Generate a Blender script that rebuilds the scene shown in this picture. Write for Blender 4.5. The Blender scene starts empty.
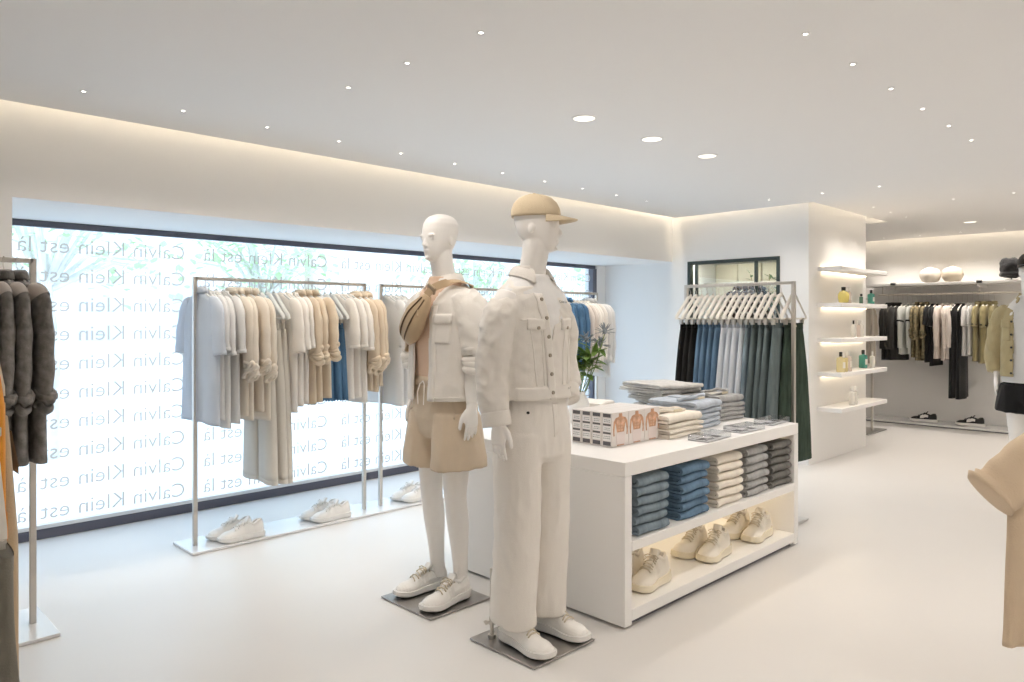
SKY=3.0; EXPOSURE=0.02; LETTER=.82; P_SPOT=16; P_DOWN=24; P_FILL=60
import bpy, bmesh, math, random
from mathutils import Vector, Matrix, noise
from mathutils.bvhtree import BVHTree
PI = math.pi
S = bpy.context.scene
C = S.collection
V = Vector

# ---------------------------------------------------------------- mesh builder
class MB:
    def __init__(s):
        s.v = []; s.f = []
    def add(s, vs, fs):
        o = len(s.v); s.v += [V(p) for p in vs]; s.f += [tuple(i+o for i in f) for f in fs]; return s
    def join(s, other, M=None):
        s.add([(M @ p if M else p) for p in other.v], other.f); return s
    def box(s, x0, x1, y0, y1, z0, z1):
        return s.add([(x0,y0,z0),(x1,y0,z0),(x1,y1,z0),(x0,y1,z0),(x0,y0,z1),(x1,y0,z1),(x1,y1,z1),(x0,y1,z1)],
                     [(0,3,2,1),(4,5,6,7),(0,1,5,4),(1,2,6,5),(2,3,7,6),(3,0,4,7)])
    def loft(s, rings, cap0=True, cap1=True, closed=True):
        n = len(rings[0]); vs = [p for r in rings for p in r]; fs = []
        for k in range(len(rings)-1):
            for i in range(n if closed else n-1):
                j = (i+1) % n
                fs.append((k*n+i, k*n+j, (k+1)*n+j, (k+1)*n+i))
        if cap0: fs.append(tuple(range(n-1,-1,-1)))
        if cap1: fs.append(tuple((len(rings)-1)*n+i for i in range(n)))
        return s.add(vs, fs)
    def tube(s, pts, r, n=8, cap=True):
        pts = [V(p) for p in pts]; m = len(pts)
        rs = r if isinstance(r, (list, tuple)) else [r]*m
        rings = []; u = None
        for i, p in enumerate(pts):
            t = (pts[min(i+1,m-1)] - pts[max(i-1,0)]).normalized()
            if u is None:
                u = t.orthogonal().normalized()
            else:
                u = (u - t*u.dot(t)); u = u.normalized() if u.length > 1e-6 else t.orthogonal().normalized()
            w = t.cross(u)
            rr = rs[i]; a, b = rr if isinstance(rr, (list, tuple)) else (rr, rr)
            rings.append([p + u*a*math.cos(2*PI*k/n) + w*b*math.sin(2*PI*k/n) for k in range(n)])
        return s.loft(rings, cap, cap)
    def lathe(s, prof, n=20, c=(0,0,0)):
        c = V(c)
        rings = [[c + V((r*math.cos(2*PI*k/n), r*math.sin(2*PI*k/n), z)) for k in range(n)] for r, z in prof]
        return s.loft(rings)
    def torus(s, c, R, r, M=None, n=14, m=7, wob=0, seed=0):
        c = V(c); rings = []
        for i in range(n):
            a = 2*PI*i/n
            Rw = R*(1+wob*math.sin(3*a+seed)); rings.append([])
            for k in range(m):
                b = 2*PI*k/m
                p = V(((Rw+r*math.cos(b))*math.cos(a), (Rw+r*math.cos(b))*math.sin(a), r*math.sin(b)))
                rings[-1].append(c + (M @ p if M else p))
        o = len(s.v); s.v += [p for r_ in rings for p in r_]
        for i in range(n):
            for k in range(m):
                s.f.append((o+i*m+k, o+((i+1)%n)*m+k, o+((i+1)%n)*m+(k+1)%m, o+i*m+(k+1)%m))
        return s
    def ell(s, c, rx, ry, rz, n=14, m=9, M=None):
        c = V(c); rings = []
        for j in range(1, m):
            a = -PI/2 + PI*j/m
            rings.append([c + ((M @ V((rx*math.cos(a)*math.cos(2*PI*k/n), ry*math.cos(a)*math.sin(2*PI*k/n), rz*math.sin(a)))) if M else
                               V((rx*math.cos(a)*math.cos(2*PI*k/n), ry*math.cos(a)*math.sin(2*PI*k/n), rz*math.sin(a)))) for k in range(n)])
        return s.loft(rings)
    def prism(s, poly, d0, d1, f):
        """poly of 2D points pushed from d0 to d1; f(a, b, d) -> 3D"""
        n = len(poly)
        return s.add([f(a,b,d0) for a,b in poly]+[f(a,b,d1) for a,b in poly],
                     [tuple(range(n-1,-1,-1)), tuple(range(n,2*n))]+[(i,(i+1)%n,n+(i+1)%n,n+i) for i in range(n)])
    def mesh(s, name, mat=None, smooth=True, angle=40):
        me = bpy.data.meshes.new(name); me.from_pydata([tuple(p) for p in s.v], [], s.f)
        bm = bmesh.new(); bm.from_mesh(me); bmesh.ops.recalc_face_normals(bm, faces=bm.faces); bm.to_mesh(me); bm.free()
        if smooth:
            for p in me.polygons: p.use_smooth = True
            if angle < 180: me.set_sharp_from_angle(angle=math.radians(angle))
        if mat: me.materials.append(mat)
        return me

def link(name, me, parent=None, loc=None, rz=None):
    o = bpy.data.objects.new(name, me); C.objects.link(o)
    if parent: o.parent = parent
    if loc: o.location = loc
    if rz is not None: o.rotation_euler = (0,0,rz)
    return o
def obj(name, mb, mat, parent=None, bevel=0, smooth=True, angle=40, loc=None, subsurf=0):
    o = link(name, mb.mesh(name, mat, smooth, angle), parent, loc)
    if bevel:
        b = o.modifiers.new('b', 'BEVEL'); b.width = bevel; b.segments = 2; b.limit_method = 'ANGLE'; b.angle_limit = math.radians(40)
    if subsurf:
        u = o.modifiers.new('s', 'SUBSURF'); u.levels = u.render_levels = subsurf
    return o
def tag(o, label, cat, group=None, kind=None):
    o['label'] = label; o['category'] = cat
    if group: o['group'] = group
    if kind: o['kind'] = kind
    return o
def thing(name, label, cat, loc=(0,0,0), rz=0, group=None):
    o = link(name, None, None, loc, rz); return tag(o, label, cat, group)
def struct(name, mb, mat, bevel=0, parent=None, smooth=False):
    o = obj(name, mb, mat, parent, bevel, smooth)
    if not parent: o['kind'] = 'structure'
    return o
class Proto:
    """parts of one kind of thing: (name, mesh, index of the part it belongs to or None)"""
    def __init__(s, name): s.name = name; s.parts = []
    def part(s, name, mb, mat, of=None, smooth=True, angle=40, label=None, bevel=0):
        s.parts.append((name, mb if isinstance(mb, bpy.types.Mesh) else mb.mesh(name, mat, smooth, angle), of, label, bevel)); return len(s.parts)-1
    def put(s, label, cat, loc, rz=0, group=None, sc=1.0, rot=None):
        r = thing(s.name, label, cat, loc, rz, group)
        if rot: r.rotation_euler = rot
        r.scale = (sc,)*3 if not isinstance(sc, tuple) else sc
        s.attach(r); return r
    def attach(s, r):
        made = []
        for nm, me, of, lab, bev in s.parts:
            o = link(nm, me, r if of is None else made[of])
            if lab: o['label'] = lab
            if bev:
                b = o.modifiers.new('b', 'BEVEL'); b.width = bev; b.segments = 2; b.limit_method = 'ANGLE'; b.angle_limit = math.radians(40)
            made.append(o)
        return made
def recolor(pr, mapping, name=None):
    """the same kind of thing in other cloth"""
    q = Proto(name or pr.name)
    for nm, me, of, lab, bev in pr.parts:
        m2 = me.copy()
        for i, m in enumerate(m2.materials):
            if m in mapping: m2.materials[i] = mapping[m]
        q.parts.append((nm, m2, of, lab, bev))
    return q

def remesh(mb, vox, smooth=2, sfac=0.5):
    me = mb.mesh('tmp'); o = link('tmp', me)
    m = o.modifiers.new('r', 'REMESH'); m.mode = 'VOXEL'; m.voxel_size = vox
    if smooth:
        k = o.modifiers.new('s', 'SMOOTH'); k.iterations = smooth; k.factor = sfac
    dg = bpy.context.evaluated_depsgraph_get()
    r = bpy.data.meshes.new_from_object(o.evaluated_get(dg))
    bpy.data.objects.remove(o); bpy.data.meshes.remove(me)
    return r
def finish(me, mat):
    me.materials.clear(); me.materials.append(mat)
    for p in me.polygons: p.use_smooth = True
    return me
def ell_ring(c, a, b, n=28, e=2.0, u=V((1,0,0)), v=V((0,1,0)), f=None):
    c = V(c); out = []
    for i in range(n):
        th = 2*PI*i/n; ct, st = math.cos(th), math.sin(th)
        x = a*math.copysign(abs(ct)**(2/e), ct); y = b*math.copysign(abs(st)**(2/e), st)
        k = 1 + (f(th) if f else 0)
        out.append(c + u*x*k + v*y*k)
    return out
def path_rings(pts, rad, n=16, side=V((0,1,0)), e=2.0, f=None):
    """rings across a path; rad = (in-plane, along side) half sizes"""
    pts = [V(p) for p in pts]; out = []; m = len(pts)
    for i, p in enumerate(pts):
        t = (pts[min(i+1,m-1)] - pts[max(i-1,0)]).normalized()
        u = t.cross(side).normalized(); w = u.cross(t).normalized()
        out.append(ell_ring(p, rad[i][0], rad[i][1], n, e, u, w, (lambda th, i=i: f(th, i)) if f else None))
    return out
def resample(pts, rad, k):
    """Catmull-Rom through points and radii"""
    P = [V(p) for p in pts]; R = [tuple(r) for r in rad]; op = []; orr = []
    def cr(a,b,c,d,t): return 0.5*((2*b)+(c-a)*t+(2*a-5*b+4*c-d)*t*t+(3*b-a-3*c+d)*t**3)
    m = len(P)
    for i in range(m-1):
        q = [P[max(i-1,0)],P[i],P[i+1],P[min(i+2,m-1)]]; s = [R[max(i-1,0)],R[i],R[i+1],R[min(i+2,m-1)]]
        for j in range(k):
            t = j/k
            op.append(V([cr(q[0][x],q[1][x],q[2][x],q[3][x],t) for x in range(3)]))
            orr.append(tuple(cr(s[0][x],s[1][x],s[2][x],s[3][x],t) for x in range(len(R[0]))))
    op.append(P[-1]); orr.append(R[-1])
    return op, orr
ORD = ['first','second','third','fourth','fifth','sixth','seventh','eighth','ninth','tenth','eleventh','twelfth','thirteenth','fourteenth',
       'fifteenth','sixteenth','seventeenth','eighteenth','nineteenth','twentieth','twenty-first','twenty-second','twenty-third','twenty-fourth','twenty-fifth','twenty-sixth','twenty-seventh']

# ---------------------------------------------------------------- materials
def pmat(name, col, rough=0.6, metal=0.0, spec=0.5, var=0.0, vscale=6, bump=0.0, bscale=60, stretch=(1,1,1), sheen=0.0, col2=None, emit=None, transl=0.0):
    m = bpy.data.materials.new(name); m.use_nodes = True
    nt = m.node_tree; N = nt.nodes; L = nt.links; p = N['Principled BSDF']
    p.inputs['Base Color'].default_value = (*col, 1); p.inputs['Roughness'].default_value = rough; p.inputs['Metallic'].default_value = metal
    p.inputs['Specular IOR Level'].default_value = spec
    if sheen: p.inputs['Sheen Weight'].default_value = sheen
    if emit: p.inputs['Emission Color'].default_value = (*emit[0], 1); p.inputs['Emission Strength'].default_value = emit[1]
    if var or bump or col2:
        tc = N.new('ShaderNodeTexCoord'); mp = N.new('ShaderNodeMapping'); mp.inputs['Scale'].default_value = stretch
        L.new(tc.outputs['Object'], mp.inputs['Vector'])
    if var or col2:
        nz = N.new('ShaderNodeTexNoise'); nz.inputs['Scale'].default_value = vscale; nz.inputs['Detail'].default_value = 5
        L.new(mp.outputs['Vector'], nz.inputs['Vector'])
        mx = N.new('ShaderNodeMix'); mx.data_type = 'RGBA'
        c2 = col2 or tuple(max(0, c*(1-var)) for c in col); c1 = tuple(min(1, c*(1+var*0.6)) for c in col) if not col2 else col
        mx.inputs['A'].default_value = (*c1, 1); mx.inputs['B'].default_value = (*c2, 1)
        rp = N.new('ShaderNodeMapRange'); rp.inputs['From Min'].default_value = 0.3; rp.inputs['From Max'].default_value = 0.7
        L.new(nz.outputs['Fac'], rp.inputs['Value']); L.new(rp.outputs['Result'], mx.inputs['Factor'])
        L.new(mx.outputs['Result'], p.inputs['Base Color'])
    if bump:
        bz = N.new('ShaderNodeTexNoise'); bz.inputs['Scale'].default_value = bscale; bz.inputs['Detail'].default_value = 4
        L.new(mp.outputs['Vector'], bz.inputs['Vector'])
        bp = N.new('ShaderNodeBump'); bp.inputs['Strength'].default_value = bump; bp.inputs['Distance'].default_value = 0.01
        L.new(bz.outputs['Fac'], bp.inputs['Height']); L.new(bp.outputs['Normal'], p.inputs['Normal'])
    if transl:
        tr = N.new('ShaderNodeBsdfTranslucent'); tr.inputs['Color'].default_value = (*col, 1)
        ms = N.new('ShaderNodeMixShader'); ms.inputs['Fac'].default_value = transl
        out = N['Material Output']
        L.new(p.outputs['BSDF'], ms.inputs[1]); L.new(tr.outputs['BSDF'], ms.inputs[2]); L.new(ms.outputs['Shader'], out.inputs['Surface'])
    return m
def fabric(name, col, var=0.06, transl=0.0, stretch=(1,1,1), vscale=8):
    return pmat(name, col, 0.9, 0, 0.15, var=var, vscale=vscale, bump=0.25, bscale=220, sheen=0.15, transl=transl, stretch=stretch)
def denim(name, col, var=0.25):
    return pmat(name, col, 0.9, 0, 0.1, var=var, vscale=9, bump=0.35, bscale=160, stretch=(3,3,0.6))
def emat(name, col, st):
    m = bpy.data.materials.new(name); m.use_nodes = True; nt = m.node_tree
    nt.nodes.remove(nt.nodes['Principled BSDF']); e = nt.nodes.new('ShaderNodeEmission')
    e.inputs['Color'].default_value = (*col, 1); e.inputs['Strength'].default_value = st
    nt.links.new(e.outputs[0], nt.nodes['Material Output'].inputs['Surface']); return m
def glassmat(name, tint, refl=0.08, rough=0.0, dif=None):
    m = bpy.data.materials.new(name); m.use_nodes = True; nt = m.node_tree; N = nt.nodes; L = nt.links
    N.remove(N['Principled BSDF'])
    t = N.new('ShaderNodeBsdfTransparent'); t.inputs['Color'].default_value = (*tint, 1)
    g = N.new('ShaderNodeBsdfGlossy'); g.inputs['Roughness'].default_value = rough
    mx = N.new('ShaderNodeMixShader')
    fr = N.new('ShaderNodeLayerWeight'); fr.inputs['Blend'].default_value = 0.25
    mu = N.new('ShaderNodeMath'); mu.operation = 'MULTIPLY_ADD'; mu.inputs[1].default_value = refl*3; mu.inputs[2].default_value = refl*0.5
    L.new(fr.outputs['Fresnel'], mu.inputs[0]); L.new(mu.outputs[0], mx.inputs['Fac'])
    L.new(t.outputs[0], mx.inputs[1]); L.new(g.outputs[0], mx.inputs[2])
    last = mx
    if dif:
        d = N.new('ShaderNodeBsdfDiffuse'); d.inputs['Color'].default_value = (*dif[0], 1)
        m2 = N.new('ShaderNodeMixShader'); m2.inputs['Fac'].default_value = dif[1]
        L.new(mx.outputs[0], m2.inputs[1]); L.new(d.outputs[0], m2.inputs[2]); last = m2
    L.new(last.outputs[0], N['Material Output'].inputs['Surface']); return m

M = {}
M['wall'] = pmat('white_plaster', (.84,.83,.815), .85, spec=.2, bump=.04, bscale=30)
M['ceil'] = pmat('ceiling_paint', (.88,.875,.87), .9, spec=.15)
M['floor'] = pmat('poured_resin_floor', (.71,.69,.668), .34, spec=.4, var=.018, vscale=1.2, bump=.01, bscale=4)
M['lacquer'] = pmat('white_lacquer', (.85,.84,.825), .45, spec=.4)
M['metal'] = pmat('brushed_nickel', (.62,.585,.54), .38, .85, bump=.03, bscale=200, stretch=(1,1,12))
M['plate'] = pmat('steel_plate', (.66,.65,.64), .28, .9, var=.05, vscale=20)
M['plate2'] = pmat('mannequin_steel', (.44,.42,.40), .33, .9, var=.12, vscale=14)
M['white_plate'] = pmat('pale_rack_plate', (.78,.78,.78), .18, .15, spec=.6)
M['frame'] = pmat('dark_frame', (.10,.10,.13), .3)
M['frame2'] = pmat('green_black_frame', (.03,.045,.04), .45)
M['mann'] = pmat('mannequin_white', (.89,.865,.835), .5, spec=.35)
M['hang'] = pmat('pale_wood_hanger', (.80,.76,.69), .5)
M['hangg'] = pmat('grey_white_hanger', (.70,.72,.71), .5, transl=.2)
M['black'] = pmat('black_plastic', (.015,.015,.017), .5)
M['led'] = emat('warm_led', (1.0,.86,.66), 33.0)
M['led2'] = emat('shelf_led', (1.0,.80,.54), 7.0)
M['lamp'] = emat('lamp_glow', (1.0,.93,.82), 12.0)
# cloth
M['c_white'] = fabric('white_cotton', (.88,.875,.865), .02, .32)
M['c_offwhite'] = fabric('offwhite_cotton', (.88,.84,.785), .02, .1)
M['c_cream'] = fabric('cream_cotton', (.86,.79,.69), .04, .2)
M['c_beige'] = fabric('beige_cotton', (.74,.63,.49), .06, .08)
M['c_sand'] = fabric('sand_cotton', (.68,.565,.43), .06, .05)
M['c_tan'] = fabric('tan_twill', (.56,.42,.27), .08)
M['c_tan2'] = fabric('tan_jersey', (.67,.53,.38), .05)
M['c_stone'] = fabric('stone_twill', (.74,.70,.63), .04, .15)
M['c_paleblue'] = fabric('pale_blue_cotton', (.74,.79,.86), .04, .3)
M['c_peach'] = fabric('peach_jersey', (.75,.55,.41), .05)
M['c_olive'] = fabric('olive_cotton', (.36,.31,.165), .08)
M['c_khaki'] = fabric('khaki_twill', (.42,.35,.20), .08)
M['c_black'] = fabric('black_cotton', (.016,.016,.017), .2)
M['c_charcoal'] = fabric('charcoal_wool', (.035,.033,.03), .3)
M['c_pink'] = fabric('pale_pink_cotton', (.70,.63,.575), .05)
M['c_lgrey'] = fabric('light_grey_jersey', (.56,.57,.54), .06)
M['c_camo'] = pmat('camo_cotton', (.40,.33,.20), .9, spec=.15, vscale=22, col2=(.10,.09,.06))
M['c_gwash'] = pmat('grey_washed_denim', (.27,.255,.24), .9, spec=.1, var=.35, vscale=30, bump=.3, bscale=180)
M['c_gcoat'] = fabric('grey_wool', (.22,.205,.17), .15)
M['c_greige'] = fabric('pale_taupe_lining', (.50,.45,.41), .06)
M['c_orange'] = fabric('orange_cotton', (.80,.33,.045), .06)
M['c_brown'] = fabric('dark_brown_cotton', (.05,.028,.02), .2)
M['d_black'] = denim('black_denim', (.028,.027,.026), .2)
M['d_blue'] = denim('blue_denim', (.15,.24,.35))
M['d_blue2'] = denim('mid_blue_denim', (.10,.20,.33), .4)
M['d_bluegrey'] = denim('blue_grey_denim', (.24,.30,.35))
M['d_pale'] = denim('pale_denim', (.68,.71,.76), .10)
M['d_green'] = denim('green_grey_denim', (.15,.185,.19))
M['d_dkgreen'] = denim('dark_green_denim', (.05,.072,.055), .4)
M['d_grey'] = denim('grey_denim', (.42,.42,.42), .2)
M['d_dgrey'] = denim('dark_grey_denim', (.19,.185,.175), .25)
M['d_lblue'] = denim('light_blue_denim', (.50,.55,.62), .15)
M['d_lgrey'] = denim('light_grey_denim', (.62,.61,.59), .12)
M['d_ecru'] = denim('ecru_denim', (.83,.775,.69), .06)
M['inner'] = fabric('inside_of_waistband', (.62,.58,.52), .1)
M['label'] = pmat('paper_label', (.74,.66,.50), .7)
M['ink'] = pmat('dark_ink', (.06,.06,.065), .7)
M['button'] = pmat('metal_button', (.42,.37,.30), .35, .8)
M['s_white'] = pmat('white_leather', (.86,.84,.805), .5, bump=.05, bscale=90)
M['s_sole'] = pmat('white_rubber', (.80,.785,.755), .6)
M['s_cream'] = pmat('cream_leather', (.86,.81,.72), .5, bump=.05, bscale=90)
M['s_csole'] = pmat('cream_rubber', (.78,.71,.56), .6)
M['s_lace'] = fabric('cream_lace', (.66,.585,.46), .04)
M['s_black'] = pmat('black_suede', (.02,.02,.02), .8)
M['s_inner'] = fabric('shoe_lining', (.50,.46,.41), .1)
# ---------------------------------------------------------------- camera, world
T = math.radians(45.312)
cam = bpy.data.cameras.new('camera'); co = bpy.data.objects.new('camera', cam); C.objects.link(co); S.camera = co
co.location = (0,0,1.4); co.rotation_euler = (PI/2, 0, T-PI/2)
cam.sensor_width = 36; cam.lens = 730/1024*36; cam.shift_y = -22/1024; cam.clip_start = 0.05
W = bpy.data.worlds.new('sky'); S.world = W; W.use_nodes = True
W.node_tree.nodes['Background'].inputs['Color'].default_value = (.70,.90,1.16,1); W.node_tree.nodes['Background'].inputs['Strength'].default_value = SKY
S.view_settings.view_transform = 'Standard'; S.view_settings.look = 'None'; S.view_settings.gamma = 1; S.view_settings.exposure = EXPOSURE
S.view_settings.use_curve_mapping = False
S.cycles.max_bounces = 14; S.cycles.diffuse_bounces = 9; S.cycles.glossy_bounces = 4; S.cycles.transparent_max_bounces = 16
S.cycles.caustics_reflective = False; S.cycles.caustics_refractive = False
S.cycles.sample_clamp_indirect = 6

# ---------------------------------------------------------------- room
struct('floor', MB().box(-1.8,11.2,-3.5,5.6,-.1,0), M['floor'])
ce = MB(); ce.box(-1.8,6.85,-3.5,4.40,2.5,2.56); ce.box(6.85,10.9,-3.5,2.89,2.5,2.56); ce.box(8.85,10.9,2.89,4.8,2.5,2.56)
ce.box(-1.8,11.2,-3.5,5.7,2.82,2.90)
struct('ceiling', ce, M['ceil'])
wl = MB(); wl.box(-1.8,.815,4.49,5.6,0,2.82)          # pier left of the window
wl.box(.815,6.93,4.49,5.6,2.03,2.82)                  # deep head over the window
wl.box(6.77,6.93,5.42,5.6,0,2.03)
struct('wall_left', wl, M['wall'])
OY0, OY1, OZ0, OZ1 = 3.254, 4.292, 1.0, 2.02
wb = MB(); wb.box(6.93,7.55,2.97,OY0,0,2.82); wb.box(6.93,7.55,OY1,5.6,0,2.82); wb.box(6.93,7.55,OY0,OY1,0,OZ0); wb.box(6.93,7.55,OY0,OY1,OZ1,2.82)
wb.box(7.55,8.41,2.97,5.6,0,2.82)
struct('wall_back', wb, M['wall'])
struct('wall_far', MB().box(11.0,11.2,-3.5,5.6,0,2.82), M['wall'])
struct('wall_alcove', MB().box(8.41,11.0,4.9,5.1,0,2.82), M['wall'])
struct('wall_right', MB().box(-1.8,11.2,-3.7,-3.5,0,2.90), M['wall'])
struct('wall_behind', MB().box(-2.0,-1.8,-3.7,5.6,0,2.90), M['wall'])
# window
fr = MB(); fr.box(.815,6.77,5.44,5.49,1.988,2.03); fr.box(.815,6.77,5.40,5.49,0,.062); fr.box(6.70,6.77,5.42,5.49,.062,1.988); fr.box(.815,.88,5.42,5.49,.062,1.988)
w1 = struct('window_1', MB().box(.88,6.70,5.455,5.463,.062,1.978), glassmat('shop_glass', (.97,.985,.985), .05)); w1['label'] = 'wide shop window with printed glass in a dark frame'
struct('window_frame', fr, M['frame'], .004, w1)
sl = MB().box(.88,6.70,5.405,5.455,.0625,.088); struct('window_sill', sl, M['white_plate'], .002, w1)
# mirrored lettering on the glass (it is written to be read from the street)
tcu = bpy.data.curves.new('t', 'FONT'); tcu.body = 'Calvin Klein est l\u00e0'; tcu.size = .13; tcu.offset = -.0003; tcu.resolution_u = 3
to = link('t', tcu); bpy.context.view_layer.update()
tme = bpy.data.meshes.new_from_object(to.evaluated_get(bpy.context.evaluated_depsgraph_get())); bpy.data.objects.remove(to)
xs = [v.co.x for v in tme.vertices]; tw = max(xs)-min(xs); tx0 = min(xs)
lm = MB(); K = 1.03/tw
for col in range(5):
    for row in range(10):
        z = 1.875 - row*.1905
        xr = 2.04 + col*1.165
        if xr > 6.68: xr = 6.68
        if col == 4 and False: continue
        lm.add([(xr-(v.co.x-tx0)*K, 5.449, z + v.co.y*K - .045) for v in tme.vertices if True], [tuple(p.vertices) for p in tme.polygons])
lmat = bpy.data.materials.new('printed_lettering'); lmat.use_nodes = True
nt = lmat.node_tree; nt.nodes.remove(nt.nodes['Principled BSDF'])
a = nt.nodes.new('ShaderNodeBsdfTransparent'); a.inputs['Color'].default_value = (.50,.43,.38,1)
b = nt.nodes.new('ShaderNodeBsdfTranslucent'); b.inputs['Color'].default_value = (.46,.40,.34,1)
mx = nt.nodes.new('ShaderNodeMixShader'); mx.inputs['Fac'].default_value = LETTER
nt.links.new(a.outputs[0], mx.inputs[1]); nt.links.new(b.outputs[0], mx.inputs[2]); nt.links.new(mx.outputs[0], nt.nodes['Material Output'].inputs['Surface'])
lo = link('window_lettering', lm.mesh('window_lettering', lmat, False), w1)
lo['label'] = 'pale grey mirrored lettering on the window glass'
# light portal for the daylight
pl = bpy.data.lights.new('daylight_portal', 'AREA'); pl.shape = 'RECTANGLE'; pl.size = 5.8; pl.size_y = 1.88; pl.cycles.is_portal = True
po = link('daylight_portal', pl, None, (3.79,5.52,1.03)); po.rotation_euler = (-PI/2,0,0)

# second window, into the room behind the back wall
w2 = struct('window_2', MB().box(6.955,6.963,OY0,OY1,OZ0,OZ1), glassmat('inner_glass', (.93,.95,.92), .06)); w2['label'] = 'small dark framed interior window behind the jeans rack'
f2 = MB()
for y0, y1 in ((OY0,OY0+.035),(OY1-.035,OY1)): f2.box(6.92,6.98,y0,y1,OZ0,OZ1)
f2.box(6.92,6.98,OY0+.035,OY1-.035,OZ1-.035,OZ1); f2.box(6.92,6.98,OY0+.035,OY1-.035,OZ0,OZ0+.035)
f2.box(6.93,6.97,3.50,3.525,OZ0+.035,OZ1-.035); f2.box(6.93,6.97,4.185,4.205,OZ0+.035,OZ1-.035)
struct('window_frame', f2, M['frame2'], .003, w2)
ip = MB(); ip.box(7.50,7.545,OY0+.01,3.72,OZ0+.01,OZ1-.01); ip.box(7.49,7.545,3.735,4.0,OZ0+.01,OZ1-.01); ip.box(7.50,7.545,4.015,OY1-.01,OZ0+.01,OZ1-.01)
pp = tag(obj('wall_panel', ip, pmat('beige_panels', (.80,.745,.62), .7, var=.05, vscale=3), None, .003), 'beige panelling seen through the small interior window', 'wall panel', None, 'structure')
rl = MB().box(6.99,7.02,OY0+.05,OY1-.05,1.996,2.008)
tag(obj('recess_fill_light', rl, emat('recess_fill_glow', (1,.95,.86), 42)), 'added unseen fill strip lighting the recess behind the interior window', 'light')  # glowing strip added out of sight, only to brighten the recess
# leafy branch behind the glass
rnd = random.Random(4); br = MB(); lf = MB()
def leaf(mb, p, d, L, Wd, up=V((0,0,1))):
    d = d.normalized(); s = d.cross(up); s = s.normalized() if s.length > 1e-3 else V((1,0,0)); nn = s.cross(d)
    mb.add([p, p+d*L*.35+s*Wd+nn*L*.06, p+d*L*.75+s*Wd*.6+nn*L*.05, p+d*L, p+d*L*.75-s*Wd*.6+nn*L*.05, p+d*L*.35-s*Wd+nn*L*.06, p+d*L*.5],
           [(0,1,6),(1,2,6),(2,3,6),(3,4,6),(4,5,6),(5,0,6)])
pot = thing('potted_plant', 'leafy green plant seen through the small interior window', 'plant', (7.36,3.60,OZ0+.002))
obj('pot', MB().lathe([(.05,0),(.065,.10),(.07,.12),(.06,.12),(.055,.10)],16), M['c_tan'], pot)
stm = MB()
for k in range(9):
    a = k*2.4; r = .05+.10*rnd.random(); top = V((.6*r*math.cos(a)-.02, r*1.9*math.sin(a)+.08, .60+.32*rnd.random()))
    stm.tube([(0,0,.1),(top.x*.4,top.y*.4,top.z*.55),top], .004, 5)
    for q in range(14):
        t = .45+.55*q/13; p = V((top.x*t,top.y*t,.1+(top.z-.1)*t))
        leaf(lf, p, V((rnd.uniform(-1,.6),rnd.uniform(-1,1),rnd.uniform(-.3,.8))), .075, .018)
obj('stem', stm, M['c_olive'], pot); obj('leaves', lf, pmat('soft_green_leaf', (.20,.30,.14), .6, var=.2), pot)

# ---------------------------------------------------------------- street outside
struct('pavement', MB().box(-14,26,5.6,40,-.30,-.12), pmat('pale_pavement', (.86,.85,.84), .8, var=.06, vscale=2))
def facade(x0, x1, y, h, mat, label, wm, seed):
    t = thing('street_house', label, 'building', ((x0+x1)/2, y, -.12))
    w = x1-x0
    obj('wall', MB().box(-w/2,w/2,0,3,0,h), mat, t); obj('roof', MB().box(-w/2-.2,w/2+.2,-.25,3.2,h,h+.25), M['wall'], t)
    nx = int(w/1.9)
    for fl in range(int(h/3)):
        for k in range(nx):
            cx = -w/2 + (k+.5)*w/nx
            o = obj('window', MB().box(cx-.5,cx+.5,-.06,0,fl*3+.9,fl*3+2.5), M['lacquer'], t)
            obj('pane', MB().box(cx-.43,cx+.43,-.075,-.06,fl*3+.97,fl*3+2.43), wm, o)
gl = pmat('pale_pane', (.62,.66,.70), .3)
facade(-9,1.5,19,9.2, pmat('pale_render', (.86,.83,.79), .8), 'pale rendered house across the street, left of the tree', gl, 1)
facade(1.9,11,20,12.2, pmat('white_render', (.88,.87,.85), .8), 'white four-storey house across the street behind the trees', gl, 2)
facade(11.4,24,18.5,9.2, pmat('cream_render', (.87,.83,.74), .8), 'cream house across the street, farthest right', gl, 3)
leafm = pmat('pale_spring_leaf', (.56,.72,.44), .6, var=.10, vscale=2, transl=.45)
barkm = pmat('grey_bark', (.78,.76,.73), .9, var=.2)
def street_tree(x, y, h, label, seed, n=470):
    r = random.Random(seed); t = thing('street_tree', label, 'tree', (x,y,-.12), 0, 'trees along the street')
    obj('trunk', MB().tube([(0,0,0),(.03,0,h*.3),(-.04,.05,h*.62)], [.11,.09,.06], 8), barkm, t)
    lm = MB(); bm_ = MB()
    for k in range(26):
        a = r.random()*2*PI; e = r.uniform(-.45,.9); R = r.uniform(.4,1.15)
        c = V((R*math.cos(a)*math.cos(e), R*math.sin(a)*math.cos(e)*.8, h*.66+R*math.sin(e)*.9))
        bm_.tube([(-.03,.04,h*.5), c*.6+V((0,0,h*.25)), c], [.03,.02,.008], 5)
        for q in range(n//26):
            p = c + V((r.gauss(0,.22),r.gauss(0,.22),r.gauss(0,.2)))
            leaf(lm, p, V((r.uniform(-1,1),r.uniform(-1,1),r.uniform(-.8,.5))), .13, .045)
    obj('branches', bm_, barkm, t); obj('crown', lm, leafm, t)
street_tree(2.0,9.2,3.6,'pale green street tree seen through the lettering at the left end of the window',11)
street_tree(4.7,9.6,3.4,'pale green street tree behind the long window rack',12)
street_tree(8.1,9.0,3.5,'pale green street tree behind the strapped mannequin',13)
street_tree(12.2,9.6,3.7,'pale green street tree past the right end of the window',14)
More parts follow.
